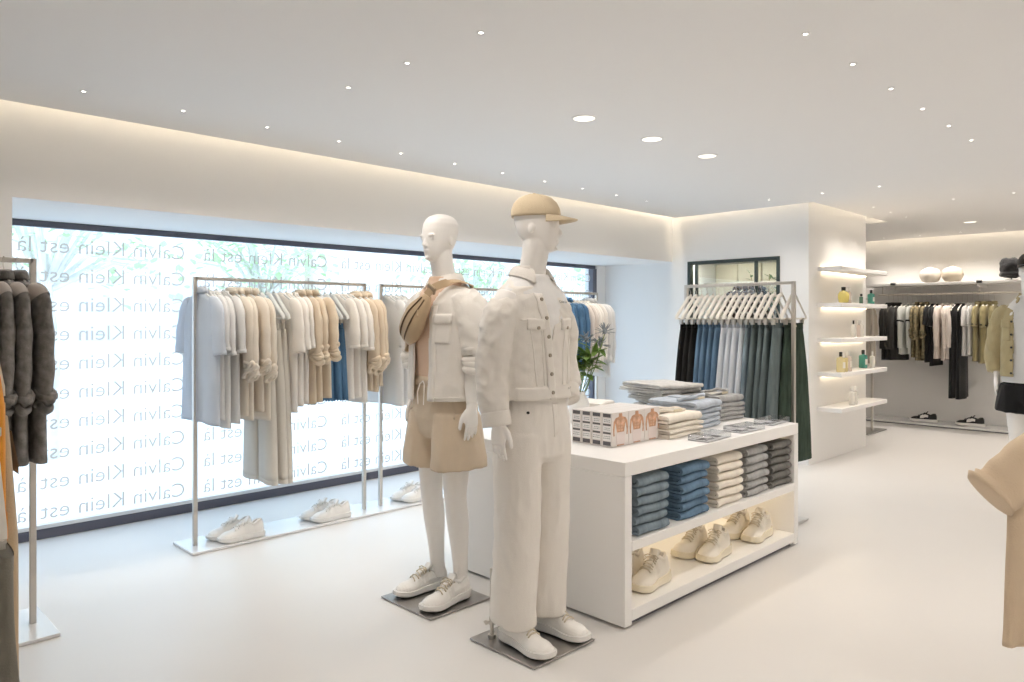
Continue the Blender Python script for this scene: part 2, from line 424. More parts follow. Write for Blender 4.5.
# ---------------------------------------------------------------- light strips in the ceiling edge
def led_strip(label, x0, x1, y0, y1, z0=2.77, z1=2.782, mat='led', name='light_strip', grp='hidden ceiling edge lights'):
    o = obj(name, MB().box(x0,x1,y0,y1,z0,z1), M[mat]); tag(o, label, 'light strip', grp); return o
led_strip('warm light strip in the ceiling edge above the shop window', -1.7,6.84, 4.425,4.445, 2.77,2.782)
led_strip('warm light strip in the ceiling edge above the interior window', 6.875,6.895, 2.92,4.40)
led_strip('warm light strip in the ceiling edge above the perfume shelves', 6.93,8.80, 2.915,2.935)
led_strip('warm light strip in the ceiling edge along the far wall', 10.925,10.945, -3.4,4.7)

# ---------------------------------------------------------------- ceiling lamps
sp = Proto('ceiling_spotlight')
sp.part('rim', MB().lathe([(.012,0),(.026,0),(.026,-.003),(.014,-.004),(.012,-.002)],18), M['lacquer'])
sp.part('lens', MB().lathe([(.0005,-.0012),(.012,-.0012),(.012,-.0028),(.0005,-.0028)],14), M['lamp'])
dl = Proto('ceiling_downlight')
dl.part('rim', MB().lathe([(.085,0),(.105,0),(.105,-.004),(.088,-.006),(.085,-.002)],28), M['lacquer'])
dl.part('lens', MB().lathe([(.0005,-.001),(.085,-.001),(.085,-.003),(.0005,-.003)],28), emat('downlight_glow', (1.0,.93,.80), 2.2))
WARM = (1.0,.92,.835)
def spot_lamp(p, power, ang=120, blend=.9, r=.03):
    l = bpy.data.lights.new('spot', 'SPOT'); l.energy = power; l.spot_size = math.radians(ang); l.spot_blend = blend; l.color = WARM; l.shadow_soft_size = r
    return link('lamp', l, None, p)
SPOTS = []
for k in range(11): SPOTS.append((1.008+.468*k, 3.96, '%s pinhole spotlight from the left in the ceiling row along the window' % ORD[k]))
for k, y in enumerate((3.01,2.545,2.075)): SPOTS.append((1.885, y, '%s pinhole spotlight from the window in the short ceiling row near the camera' % ORD[k]))
for k in range(6): SPOTS.append((2.784+.476*k, 1.205, '%s pinhole spotlight from the camera in the long ceiling row at upper right' % ORD[k]))
for k, y in enumerate((3.12,2.63,2.16)): SPOTS.append((6.42, y, '%s pinhole spotlight in the ceiling row before the perfume wall, from the window' % ORD[k]))
for k, x in enumerate((7.573,8.06,8.549)): SPOTS.append((x, 2.605, '%s pinhole spotlight in the ceiling row beside the perfume shelves, from the camera' % ORD[k]))
for k, y in enumerate((1.915,1.449)): SPOTS.append((7.59, y, '%s pinhole spotlight of the lone ceiling pair right of the perfume shelves' % ORD[k]))
for k, y in enumerate((3.49,3.05,2.58,2.11)): SPOTS.append((10.55, y, '%s pinhole spotlight in the ceiling row along the far wall, from the left' % ORD[k]))
for x, y, lab in SPOTS:
    sp.put(lab, 'ceiling light', (x,y,2.5), 0, 'pinhole ceiling spotlights', .68); spot_lamp((x,y,2.485), P_SPOT*(1.9 if x > 10 else 1.6 if x > 7 else 1))
for (x, y), lab in zip(((3.093,2.565),(3.746,2.57),(4.40,2.575),(9.514,2.233)), ('largest round ceiling downlight, nearest the capped mannequin', 'middle one of three round downlights over the display counter',
        'round ceiling downlight over the far end of the display counter', 'round ceiling downlight by itself in front of the far wall')):
    dl.put(lab, 'ceiling light', (x,y,2.5), 0, 'round ceiling downlights', .68); spot_lamp((x,y,2.48), P_DOWN, 140, 1, .08)
for x in (-.6, 2.0, 4.6, 7.2, 9.6):  # unseen downlights, added as fill from behind the camera
    for y in (-2.3, -.4):
        dl.put('added fill downlight in the ceiling behind the camera, out of the picture', 'ceiling light', (x,y,2.5), 0, 'added fill downlights behind the camera'); spot_lamp((x,y,2.48), P_FILL, 150, 1, .08)
# ---------------------------------------------------------------- hangers and hanging clothes (origin on the rail, x across the shoulders, +y = front, z down)
def hanger_proto(mat, clip=False, name='clothes_hanger', w=.205, ext=0):
    h = Proto(name)
    b = MB()
    if clip:
        b.tube([(-w,0,-.245),(-w*.97,0,-.225),(-w*.45,0,-.135),(-.03,0,-.082),(0,0,-.074),(.03,0,-.082),(w*.45,0,-.135),(w*.97,0,-.225),(w,0,-.245)], [(.013,.006)]*9, 8)
        b.tube([(-w,0,-.243),(w,0,-.243)], .006, 8)
    else:
        b.tube([(-w,0,-.165),(-w*.8,0,-.135),(-w*.4,0,-.098),(-.03,0,-.078),(0,0,-.072),(.03,0,-.078),(w*.4,0,-.098),(w*.8,0,-.135),(w,0,-.165)], [(.012,.008)]*9, 8)
    b.tube([(0,0,-.09),(0,0,-.058)], [.013,.009], 8)
    for p in b.v: p.z -= ext
    i = h.part('bar', b, mat)
    hk = MB(); hk.tube([(0,0,-.06-ext),(0,0,-.036),(.012,0,-.026)]+[(.0165*math.sin(a),0,.0165*math.cos(a)) for a in [2.2-.32*k for k in range(13)]], .0019, 6)
    h.part('hook', hk, M['metal'], i)
    if clip:
        for s in (-1,1):
            c = MB(); c.box(s*.125-.012,s*.125+.012,-.011,.011,-.285,-.24); c.box(s*.125-.008,s*.125+.008,-.014,.014,-.262,-.246)
            h.part('clip', c, M['metal'], i)
    return h

def cloth_wave(seed, A, length, z0, k=1.0):
    r = random.Random(seed); ph = [r.uniform(0,6.28) for _ in range(5)]; f = [k*r.uniform(14,20), k*r.uniform(26,36), k*r.uniform(45,60)]
    def w(x, z):
        t = min(1, max(0, (z0-z)/length)); t = t**.7
        return A*t*(math.sin(f[0]*x+ph[0]+1.5*z)+.6*math.sin(f[1]*x+ph[1]-2*z)+.3*math.sin(f[2]*x+ph[2]+3*z))
    return w

def shirt_proto(name, mat, sleeve='short', length=.70, half=.215, seed=1, collar='round', thick=1.0, rib=None, buttons=False, pocket=None, knotmat=None, band=None, A=.010, yoke=None, drop=1.0):
    g = Proto(name); r = random.Random(seed); w = cloth_wave(seed, A*thick, length, -.14)
    lv = [(-.080,.058,.026),(-.092,.075,.028),(-.112,.125,.028),(-.135,.172,.026),(-.158,.195,.028),(-.20,.205,.034),(-.27,half*.96,.036),(-.36,half*.965,.036),(-.46,half*.97,.036),
          (-.56,half*.985,.038),(-length+.06,half*1.0,.04),(-length+.02,half*1.01,.041),(-length,half*1.015,.041)]
    rings = []
    def ring(z, a, b):
        pts = ell_ring((0,0,z), a, b*thick, 36, 2.6)
        for p in pts:
            p.y += w(p.x, z); p.x += .35*w(p.y*3+.7, z)
            if z <= -length+.03: p.z += .006*math.sin(9*p.x+seed)
        return pts
    for z, a, b in lv: rings.append(ring(z, a, b))
    inner = [[V((p.x*.975, p.y*.86, p.z+.001)) for p in rings[-1]], [V((p.x*.955, p.y*.62, p.z+.07)) for p in rings[-1]]]
    b = MB().loft(rings+inner); body = g.part('body', b, mat, angle=180)
    if sleeve == 'short':
        P = [(.14,0,-.128),(.195,.0,-.168),(.222,.004,-.23),(.238,.006,-.295),(.247,.006,-.36)]; R = [(.03,.024),(.058,.028),(.066,.029),(.068,.029),(.07,.028)]
    elif sleeve == 'half':
        P = [(.14,0,-.128),(.198,.0,-.17),(.228,.004,-.25),(.244,.008,-.35),(.252,.008,-.45)]; R = [(.03,.024),(.058,.028),(.066,.030),(.068,.029),(.07,.028)]
    elif sleeve == 'wide':
        P = [(.14,0,-.13),(.185,.0,-.20),(.235,.004,-.27),(.287,.006,-.322)]; R = [(.03,.024),(.070,.036),(.080,.046),(.084,.052)]
    elif sleeve == 'long':
        P = [(.14,0,-.128),(.198,.0,-.17),(.228,.006,-.27),(.242,.012,-.40),(.244,.014,-.53),(.24,.012,-.645)]; R = [(.03,.026),(.062,.03),(.07,.034),(.062,.034),(.054,.032),(.044,.028)]
    elif sleeve == 'knot':
        P = [(.14,0,-.128),(.198,.0,-.17),(.232,.006,-.25),(.25,.012,-.34),(.258,.014,-.43),(.26,.014,-.475)]; R = [(.03,.026),(.062,.032),(.07,.036),(.064,.036),(.058,.034),(.05,.032)]
    if sleeve:
        for s in (-1,1):
            pp, rr = resample([(s*x,y,-.128+(z+.128)*drop) for x,y,z in P], R, 4); ph = r.uniform(0,6)
            fr = lambda th, i: .05*math.sin(3*th+ph+i*.5)+.05*math.sin(i*1.35+ph+1.3*math.cos(th))*(1 if i > 3 else 0)
            rg = path_rings(pp, [(a,b*thick) for a,b in rr], 18, f=fr)
            e = rg[-1]; ce_ = sum(e, V())/len(e)
            rg += [[ce_+(p-ce_)*.86+V((0,0,.002)) for p in e], [ce_+(p-ce_)*.7+V((0,0,.045)) for p in e]]
            sl_ = g.part('sleeve', MB().loft(rg), mat, angle=180)
            if yoke:
                yk = []
                for q in range(0,5):
                    cq = sum(rg[q],V())/len(rg[q]); yk.append([cq+(p-cq)*1.06+V((0,0,.002)) for p in rg[q]])
                g.part('shoulder_yoke', MB().loft(yk, False, False), yoke, sl_, angle=180)
            if sleeve == 'knot':
                kn = MB(); c = V((s*.262,.012,-.128-.347*drop))
                for q in range(4):
                    Mx = Matrix.Rotation(r.uniform(-.7,.7),3,'X') @ Matrix.Rotation(r.uniform(-.7,.7),3,'Y')
                    kn.torus(c+V((r.uniform(-.012,.012),r.uniform(-.004,.004),.028-.02*q)), .036+.008*r.random(), .017, Mx @ Matrix.Diagonal((1.25,.72*thick,1)), 16, 8, .12, seed+q)
                kn.ell(c, .045, .028*thick, .045, 12, 8)
                g.part('rolled_cuff', kn, knotmat or mat, sl_, angle=180)
            elif sleeve == 'long':
                e = rg[-3]; ce_ = sum(e, V())/len(e)
                g.part('cuff', MB().loft([[ce_+(p-ce_)*1.06+V((0,0,.05)) for p in e],[ce_+(p-ce_)*1.1 for p in e],[ce_+(p-ce_)*1.02+V((0,0,-.004)) for p in e]]), rib or mat, sl_, angle=180)
                if band:
                    m_ = rg[len(rg)//2-2]; c2 = sum(m_, V())/len(m_)
                    g.part('arm_band', MB().loft([[c2+(p-c2)*1.05+V((0,0,.012)) for p in m_],[c2+(p-c2)*1.05+V((0,0,-.012)) for p in m_]], False, False), band, sl_, angle=180)
            else:
                e = rg[-3]; ce_ = sum(e, V())/len(e)
                g.part('cuff', MB().loft([[ce_+(p-ce_)*1.0+V((0,0,.020)) for p in e],[ce_+(p-ce_)*1.022 for p in e],[ce_+(p-ce_)*.97+V((0,0,-.001)) for p in e]]), rib or mat, sl_, angle=180)
                if band: g.part('arm_band', MB().loft([[ce_+(p-ce_)*1.05+V((0,0,.03)) for p in e],[ce_+(p-ce_)*1.05+V((0,0,.012)) for p in e]], False, False), band, sl_, angle=180)
    if collar == 'round':
        c = MB(); c.loft([ell_ring((0,0,-.088),.067,.033*thick,24), ell_ring((0,0,-.074),.060,.030*thick,24), ell_ring((0,0,-.070),.055,.027*thick,24), ell_ring((0,0,-.078),.050,.023*thick,24)], False, False)
        g.part('neckband', c, rib or mat, body, angle=180)
    elif collar == 'shirt':
        c = MB(); c.loft([ell_ring((0,0,-.090),.066,.033*thick,24), ell_ring((0,0,-.060),.058,.030*thick,24), ell_ring((0,0,-.044),.056,.030*thick,24), ell_ring((0,0,-.054),.066,.036*thick,24), ell_ring((0,0,-.088),.082,.043*thick,24),
                           ell_ring((0,0,-.086),.076,.038*thick,24)], False, False)
        g.part('collar', c, mat, body, angle=180)
    elif collar == 'hood':
        c = MB(); c.ell((0,-.01*thick,-.085), .085, .040*thick, .045, 20, 10); c.torus((0,.004,-.078), .066, .018, Matrix.Diagonal((1,.55*thick,1)), 20, 8)
        g.part('hood', c, mat, body, angle=180)
    if buttons:
        pl_ = MB(); rows = []
        for k in range(14):
            z = -.10-(length-.11)*k/13; row = []
            for x in (-.016,-.015,.015,.016):
                bb = (.028 if z > -.15 else .036+.005*min(1,(-z-.2)/.5))*thick
                row.append(V((x, w(x,z)+bb+(.004 if abs(x) < .0155 else .0005), z)))
            rows.append(row)
        for k in range(13):
            for j in range(3): pl_.add([rows[k][j],rows[k][j+1],rows[k+1][j+1],rows[k+1][j]], [(0,1,2,3)])
        pi = g.part('placket', pl_, mat, body, angle=180)
        for k in range(5):
            z = -.16-(length-.22)*k/4.5; y = w(0,z)+.036*thick+.006
            g.part('button', MB().tube([(0,y-.004,z),(0,y+.002,z)], .007, 10), M['button'], pi)
    return g

def trouser_proto(name, mat, length=.95, wa=.145, ha=.25, seed=1, ztop=-.275, thick=1.0, frayed=False, inner=True, cut=None):
    g = Proto(name); r = random.Random(seed)
    zc = ztop-.27
    wv = cloth_wave(seed, .007*thick, length, ztop-.03, 1.2)
    wb_ = MB(); rg = [ell_ring((0,0,z), wa*k, .020*thick, 32, 3.0) for z, k in ((ztop,.985),(ztop+.001,1.0),(ztop-.038,1.015),(ztop-.042,1.0))]
    wb_.loft([[V((p.x*.95,p.y*.55,p.z-.03)) for p in rg[0]]]+rg)
    wbi = g.part('waistband', wb_, mat)
    for s in (-1,1):
        rings = []
        for q in range(17):
            t = q/16; z = ztop-.035-(length-.035)*t
            tc = min(1, t/.28)
            cx = s*(wa*.5+(ha*.52-wa*.5)*t**.85); a = (wa*.52+(ha*.475-wa*.5)*t**.8); 
            if t < .3: a *= 1.0+.02*s
            bb = (.022+.018*min(1,t*3))*thick
            pts = ell_ring((cx,0,z), a, bb, 26, 2.6)
            for p in pts:
                p.y += wv(p.x, z)+s*.004; p.x += .3*wv(p.y*4+s, z)*(1 if t > .1 else 0)
            rings.append(pts)
        e = rings[-1]; ce_ = sum(e,V())/len(e)
        if frayed:
            for i, p in enumerate(e): p.z -= .012*(i % 2)
        rings += [[ce_+(p-ce_)*.93+V((0,0,.003)) for p in e], [ce_+(p-ce_)*.7+V((0,0,.06)) for p in e]]
        li = g.part('leg', MB().loft(rings), mat, angle=180)
        hm = MB().loft([[ce_+(p-ce_)*1.012+V((0,0,.03)) for p in e],[ce_+(p-ce_)*1.02+V((0,0,.002)) for p in e]], False, False)
        if not frayed: g.part('hem', hm, mat, li, angle=180)
        pk = MB(); rows = []
        for k in range(6):
            z = ztop-.075-.12*k/5; rows.append([V((s*wa*.52+x, wv(s*wa*.52+x,z)-.030*thick-.012*min(1,k*.25)-(.001), z)) for x in (-.045,-.02,.02,.045)])
        for k in range(5):
            for j in range(3): pk.add([rows[k][j],rows[k][j+1],rows[k+1][j+1],rows[k+1][j]], [(0,1,2,3)])
        g.part('back_pocket', pk, mat, li, angle=180)
    for k in range(5):
        x = -wa*.8+wa*.4*k; y = .021*thick*(1-(abs(x)/wa)**3)**.33+.002
        for sy in (-1,1): g.part('belt_loop', MB().box(x-.005,x+.005,min(sy*y,sy*(y-.004)),max(sy*y,sy*(y-.004)),ztop-.045,ztop+.003), mat, wbi)
    g.part('button', MB().tube([(0,.019*thick,ztop-.02),(0,.026*thick,ztop-.02)], .008, 10), M['button'], wbi)
    return g

def skirt_proto(name, mat, length, wa, ha, seed, ztop=-.275):
    g = Proto(name); wv = cloth_wave(seed, .016, length, ztop-.03, .8); rings = []
    for q in range(15):
        t = q/14; z = ztop-length*t; pts = ell_ring((0,0,z), wa+(ha-wa)*t, .022+.03*t, 40, 2.5)
        for p in pts: p.y += wv(p.x,z)
        rings.append(pts)
    e = rings[-1]; ce_ = sum(e,V())/len(e); rings += [[ce_+(p-ce_)*.95+V((0,0,.003)) for p in e],[ce_+(p-ce_)*.8+V((0,0,.08)) for p in e]]
    b = g.part('panel', MB().loft(rings), mat, angle=180)
    g.part('waistband', MB().loft([ell_ring((0,0,z),wa*1.02,.024,40,2.5) for z in (ztop+.002,ztop-.035)],False,False), mat, b, angle=180)
    return g

HG = hanger_proto(M['hangg']); HGC = hanger_proto(M['hangg'], True, 'clip_hanger')
HF = hanger_proto(M['hang'], ext=.055); HW = hanger_proto(M['hang']); HWC = hanger_proto(M['hang'], True, 'clip_hanger', .19)

def rail_run(items, p0, step, rz, hang, hang_clip, where, group, hgroup, names, jitter=.06, seed=3, axis='x', low=0):
    """items: (proto, label stem, category, clip?) in order along the rail"""
    r = random.Random(seed); cnt = {}; tot = {}
    for it in items: tot[it[1]] = tot.get(it[1],0)+1
    for k, it in enumerate(items):
        pr, stem_, cat, clip = it[:4]
        sc = it[4] if len(it) > 4 else 1.0
        if not clip and sc == 1.0: sc = (1+r.uniform(-.05,.04), r.uniform(.85,1.0), 1+r.uniform(-.035,.035))
        c = cnt[stem_] = cnt.get(stem_,0)+1
        pos = V(p0)+V(step)*k
        a = rz + r.uniform(-jitter,jitter)
        lab = ('%s %s' % (ORD[c-1], stem_) if tot[stem_] > 1 else stem_) + ' ' + where
        pr.put(lab, cat, pos-V((0,0,low)), a, group, sc)
        (hang_clip if clip else hang).put('hanger of the %s %s' % ((ORD[c-1]+' '+stem_) if tot[stem_] > 1 else stem_, where), 'hanger', pos, a, hgroup)

def rack(name, label, x0, x1, y, top, plate, mat=None, axis='x', posts=(True,True), post_mat=None):
    """rail along x (or along y when axis = 'y': then x0..x1 are the y ends and y the x position)"""
    t = thing(name, label, 'clothes rack', ((x0+x1)/2, y, 0) if axis == 'x' else (y,(x0+x1)/2,0), 0 if axis == 'x' else PI/2)
    h = (x1-x0)/2; s = .0125; pm = post_mat or M['metal']
    obj('rail', MB().box(-h,h,-.0125,.0125,top-.022,top), pm, t, .002)
    for sg, on in zip((-1,1), posts):
        if on: obj('post', MB().box(sg*h-s,sg*h+s,-s,s,.014,top), pm, t, .002)
    if plate:
        for (a,b,c,d) in plate: obj('base_plate', MB().box(a,b,c,d,.002,.016), mat or M['plate'], t, .002)
    return t
RT = 1.66          # top of every rail
RZ = RT-.0145      # hanger origin (the hook bows over the rail)
# long rack in front of the window, in two bays on one low plate
rack('clothes_rack', 'two-post metal clothes rack by the window, left bay of white and tan clothes', 1.764, 2.977, 4.545, RT, [(-.68,.68,-.155,.155)], M['white_plate'])
rack('clothes_rack', 'longer metal clothes rack by the window, behind the two mannequins', 3.12, 5.67, 4.545, RT, [(-1.345,1.35,-.155,.155)], M['white_plate'])
p_bigshirt = shirt_proto('shirt', M['c_paleblue'], 'half', .86, .235, 1, 'shirt', .85, buttons=True)
p_wlong = shirt_proto('long_tee', M['c_white'], 'half', .88, .225, 2, 'round', .78)
p_knot = shirt_proto('knotted_shirt', M['c_cream'], 'knot', .86, .215, 3, 'shirt', .8, buttons=True, drop=1.22)
p_wtee = shirt_proto('tee', M['c_offwhite'], 'half', .83, .22, 4, 'round', .8)
p_sandknot = shirt_proto('knotted_shirt', M['c_beige'], 'knot', .80, .21, 5, 'shirt', .78, buttons=True, drop=1.0)
p_ctee = shirt_proto('tee', M['c_offwhite'], 'half', .80, .225, 6, 'round', .8)
p_jacket = shirt_proto('overshirt', M['c_sand'], 'knot', .74, .215, 7, 'hood', .9, buttons=True, drop=1.22)
p_wide = trouser_proto('trousers', M['c_stone'], 1.02, .15, .235, 8, thick=.8)
p_short = trouser_proto('denim_shorts', M['d_blue2'], .52, .145, .19, 9, frayed=True, thick=.85)
GA = 'clothes on the left bay of the window rack'
itemsA = [(p_bigshirt,'pale blue oversized shirt','shirt',0)] + [(p_wlong,'long white tee','shirt',0)]*3 + [(p_knot,'cream shirt with rolled knotted sleeves','shirt',0)]*4 + \
    [(p_wide,'pair of wide stone trousers','trousers',1)]*3 + [(p_wtee,'plain white tee','shirt',0)]*3 + [(p_sandknot,'beige shirt with rolled cuffs','shirt',0)]*3 + \
    [(p_short,'pair of frayed blue denim shorts','shorts',1)]*3 + [(p_ctee,'off-white wide tee','shirt',0)]*3 + [(p_jacket,'hooded sand overshirt','jacket',0)]*3
rail_run(itemsA, (1.80,4.545,RZ), (.0475,0,0), PI/2, HG, HGC, 'on left window rack', GA, 'hangers on the left bay of the window rack', None, .07, 5)
p_bshirt = shirt_proto('denim_shirt', M['d_blue2'], 'long', .74, .215, 12, 'shirt', .9, buttons=True)
p_wshirt = shirt_proto('shirt', M['c_white'], 'long', .78, .22, 13, 'shirt', .95, buttons=True)
p_cshirt = shirt_proto('shirt', M['c_offwhite'], 'long', .74, .22, 14, 'round', .95)
p_pshirt = shirt_proto('shirt', M['c_pink'], 'long', .72, .215, 15, 'round', .9)
itemsB = [(p_wlong,'long white tee at the near end','shirt',0)]*4
rail_run(itemsB, (3.17,4.545,RZ), (.0475,0,0), PI/2, HG, HGC, 'on long window rack', 'clothes on the long window rack', 'hangers on the long window rack', None, .06, 6)
itemsB2 = [(p_bshirt,'blue denim shirt','shirt',0)]*4 + [(p_pshirt,'pale pink long-sleeved top','shirt',0)]*2 + [(p_cshirt,'off-white long-sleeved top','shirt',0)]*3 + [(p_wshirt,'long white shirt at the far end','shirt',0)]*2
rail_run(itemsB2, (5.07,4.545,RZ), (.052,0,0), PI/2, HG, HGC, 'on long window rack', 'clothes on the long window rack', 'hangers on the long window rack', None, .06, 7)

# jeans rack behind the counter
rack('clothes_rack', 'metal jeans rack between the display counter and the back wall', 2.20, 3.04, 4.89, RT, [(-.46,.46,-.15,.15)], M['plate'], 'y')
jp = trouser_proto('jeans', M['d_black'], .97, .135, .265, 21, thick=.62)
jp2 = trouser_proto('jeans', M['d_black'], .97, .135, .275, 22, thick=.66)
def jc(m, two=False): return recolor(jp2 if two else jp, {M['d_black']: m})
jb, jbl, jpl, jgr, jdk = jp, jc(M['d_blue']), jc(M['d_pale'],True), jc(M['d_green'],True), jc(M['d_dkgreen'],True)
jbg = jc(M['d_bluegrey'])
itemsJ = [(jdk,'pair of dark green jeans','jeans',1,(1.0,1.0,1.0))] + [(jgr,'pair of green-grey jeans','jeans',1)]*4 + [(jbg,'pair of blue-grey jeans','jeans',1)]*1 + \
    [(jpl,'pair of very pale denim jeans','jeans',1)]*4 + [(jbl,'pair of mid blue jeans','jeans',1)]*4 + [(jb,'pair of black jeans','jeans',1)]*3
rail_run(itemsJ, (4.89,2.24,RZ), (0,.0477,0), PI, HW, HWC, 'on the jeans rack', 'jeans on the jeans rack', 'clip hangers on the jeans rack', None, .03, 8)

for o_ in C.objects:
    if o_.get('label') in ('pair of dark green jeans on the jeans rack','hanger of the pair of dark green jeans on the jeans rack'): o_.location.x += .095
# far wall rack: rail hung under a shelf
ws = thing('wall_shelf', 'long white shelf on the far wall above the hanging clothes', 'shelf', (10.78,2.4,1.86))
obj('board', MB().box(-.2,.215,-1.5,1.35,-.018,.018), M['lacquer'], ws, .003)
for y in (-1.1,0,1.1): obj('bracket', MB().box(-.17,.215,y-.01,y+.01,-.06,-.018), M['lacquer'], ws)
for y in (-.02,.98): obj('track_clip', MB().tube([(-.215,y-.03,.01),(-.215,y+.03,.01)], .018, 10), M['black'], ws)
wr = thing('hanging_rail', 'pale hanging rail under the long shelf on the far wall', 'clothes rail', (10.68,2.4,RT+.08))
obj('rail', MB().tube([(0,-1.4,-.011),(0,1.2,-.011)], .0125, 10), M['hang'], wr)
for y in (-1.2,0,1.15): obj('drop_rod', MB().box(-.006,.006,y-.006,y+.006,-.005,.105), M['metal'], wr)
lp_ = thing('low_plinth', 'low pale display ledge along the far wall under the clothes', 'plinth', (10.755,2.325,0))
obj('board', MB().box(-.235,.235,-1.425,1.425,.014,.036), M['white_plate'], lp_, .002); obj('shadow_gap_base', MB().box(-.215,.23,-1.41,1.41,.001,.0135), M['frame'], lp_)  # near-black base stands in for the shaded gap under the ledge
f_blk = shirt_proto('jacket', M['c_charcoal'], 'long', .80, .235, 31, 'shirt', 1.1)
f_gry = shirt_proto('sweatshirt', M['c_lgrey'], 'long', .74, .205, 32, 'round', .85, band=M['c_black'])
f_cam = recolor(p_sandknot, {M['c_beige']: M['c_camo']}, 'camo_shirt')
f_blk2 = shirt_proto('black_shirt', M['c_black'], 'short', .86, .19, 33, 'round', .9)
f_pnk = shirt_proto('blouse', M['c_pink'], 'long', .80, .22, 34, 'round', 1.05)
f_drs = shirt_proto('dress', M['c_black'], None, 1.32, .22, 35, 'round', 1.0)
f_wte = shirt_proto('tee', M['c_white'], 'short', .74, .20, 36, 'round', .9)
f_olv = shirt_proto('olive_shirt', M['c_olive'], 'short', .80, .215, 37, 'shirt', 1.05, band=M['c_black'])
itemsF = [(f_blk,'charcoal long jacket','jacket',0,(1.15,1,1.03))]*3 + [(f_gry,'light grey top with black arm bands','sweatshirt',0)]*3 + [(f_cam,'camouflage shirt','shirt',0)]*3 + [(f_blk2,'black tee','shirt',0)]*2 + \
    [(f_pnk,'pale pink loose top','shirt',0)]*3 + [(f_drs,'long black dress','dress',0)]*2 + [(f_wte,'white short-sleeved tee','shirt',0)]*2 + [(f_olv,'olive shirt with banded sleeves','shirt',0)]*4
rail_run(itemsF, (10.68,3.47,RZ+.08), (0,-.0585,0), PI, HF, HWC, 'on the far wall rail', 'clothes on the far wall rail', 'hangers on the far wall rail', None, .12, 9, low=.055)

# rack in the alcove behind the perfume wall
rack('clothes_rack', 'metal clothes rack half hidden behind the perfume wall', 3.30, 4.5, 9.55, RT, [(-.68,.66,-.28,.34)], M['plate2'], 'y')
k_blue = recolor(p_cshirt, {M['c_offwhite']: fabric('sky_blue_cotton', (.42,.55,.72))}); k_pr = recolor(p_cshirt, {M['c_offwhite']: pmat('print_cotton', (.62,.55,.55), .9, vscale=14, col2=(.28,.30,.38))})
k_gr = recolor(p_ctee, {M['c_offwhite']: fabric('taupe_cotton', (.30,.26,.21))}); k_bl = recolor(p_wide, {M['c_stone']: fabric('violet_blue_cotton', (.20,.27,.55))})
k_wh = recolor(p_cshirt, {M['c_offwhite']: M['c_pink']})
for k, (pr, lab, cat, cl) in enumerate(((k_gr,'taupe tee','shirt',0),(k_blue,'sky blue long-sleeved top','shirt',0),(k_pr,'printed grey-rose long-sleeved top','shirt',0),(k_wh,'pale pink long-sleeved top','shirt',0),(k_bl,'pair of violet-blue trousers','trousers',1))):
    pr.put(lab+' hanging in the alcove behind the perfume wall', cat, (9.62+.0*k,3.37+.09*k,RZ), PI+.1*k, 'clothes on the alcove rack')
    (HWC if cl else HW).put('hanger of the %s in the alcove' % lab, 'hanger', (9.62,3.37+.09*k,RZ), PI+.1*k, 'hangers on the alcove rack')

# brown jackets behind the interior window
for k in range(4):
    y = 3.62+.085*k
    recolor(p_jacket, {M['c_sand']: M['c_brown']}, 'jacket').put('%s dark brown jacket from the right behind the interior window' % ORD[k], 'jacket', (7.26,y,1.80), PI, 'brown jackets behind the interior window')
    HW.put('hanger of the %s dark brown jacket behind the interior window' % ORD[k], 'hanger', (7.26,y,1.80), PI, 'hangers behind the interior window')
tag(obj('hanging_rail', MB().tube([(7.26,OY0+.01,1.7875),(7.26,OY1-.01,1.7875)], .0125, 10), M['metal']), 'rail holding brown jackets behind the interior window', 'clothes rail')

# left foreground racks
rack('clothes_rack', 'metal clothes rack at the left edge holding grey washed denim jackets', -.45, .787, 3.90, RT+.015, [(-.68,.68,-.21,.21)], M['white_plate'])
p_gj = shirt_proto('denim_jacket', M['c_gwash'], 'knot', .88, .235, 41, 'shirt', .85, buttons=True, A=.013, yoke=M['c_greige'], drop=1.33)
for k, x in enumerate((.722,.672,.622,.572)):
    p_gj.put(('grey washed denim jacket with rolled cuffs, %s from the post of the left rack' % ORD[k]), 'jacket', (x,3.87,RZ+.015), PI/2+(.16,.07,.04,.04)[k], 'grey denim jackets on the left rack', (1.2,1.0,1.0))
    HW.put('hanger of the %s grey denim jacket from the post, left rack' % ORD[k], 'hanger', (x,3.87,RZ+.015), PI/2+(.16,.07,.04,.04)[k], 'hangers on the left rack')
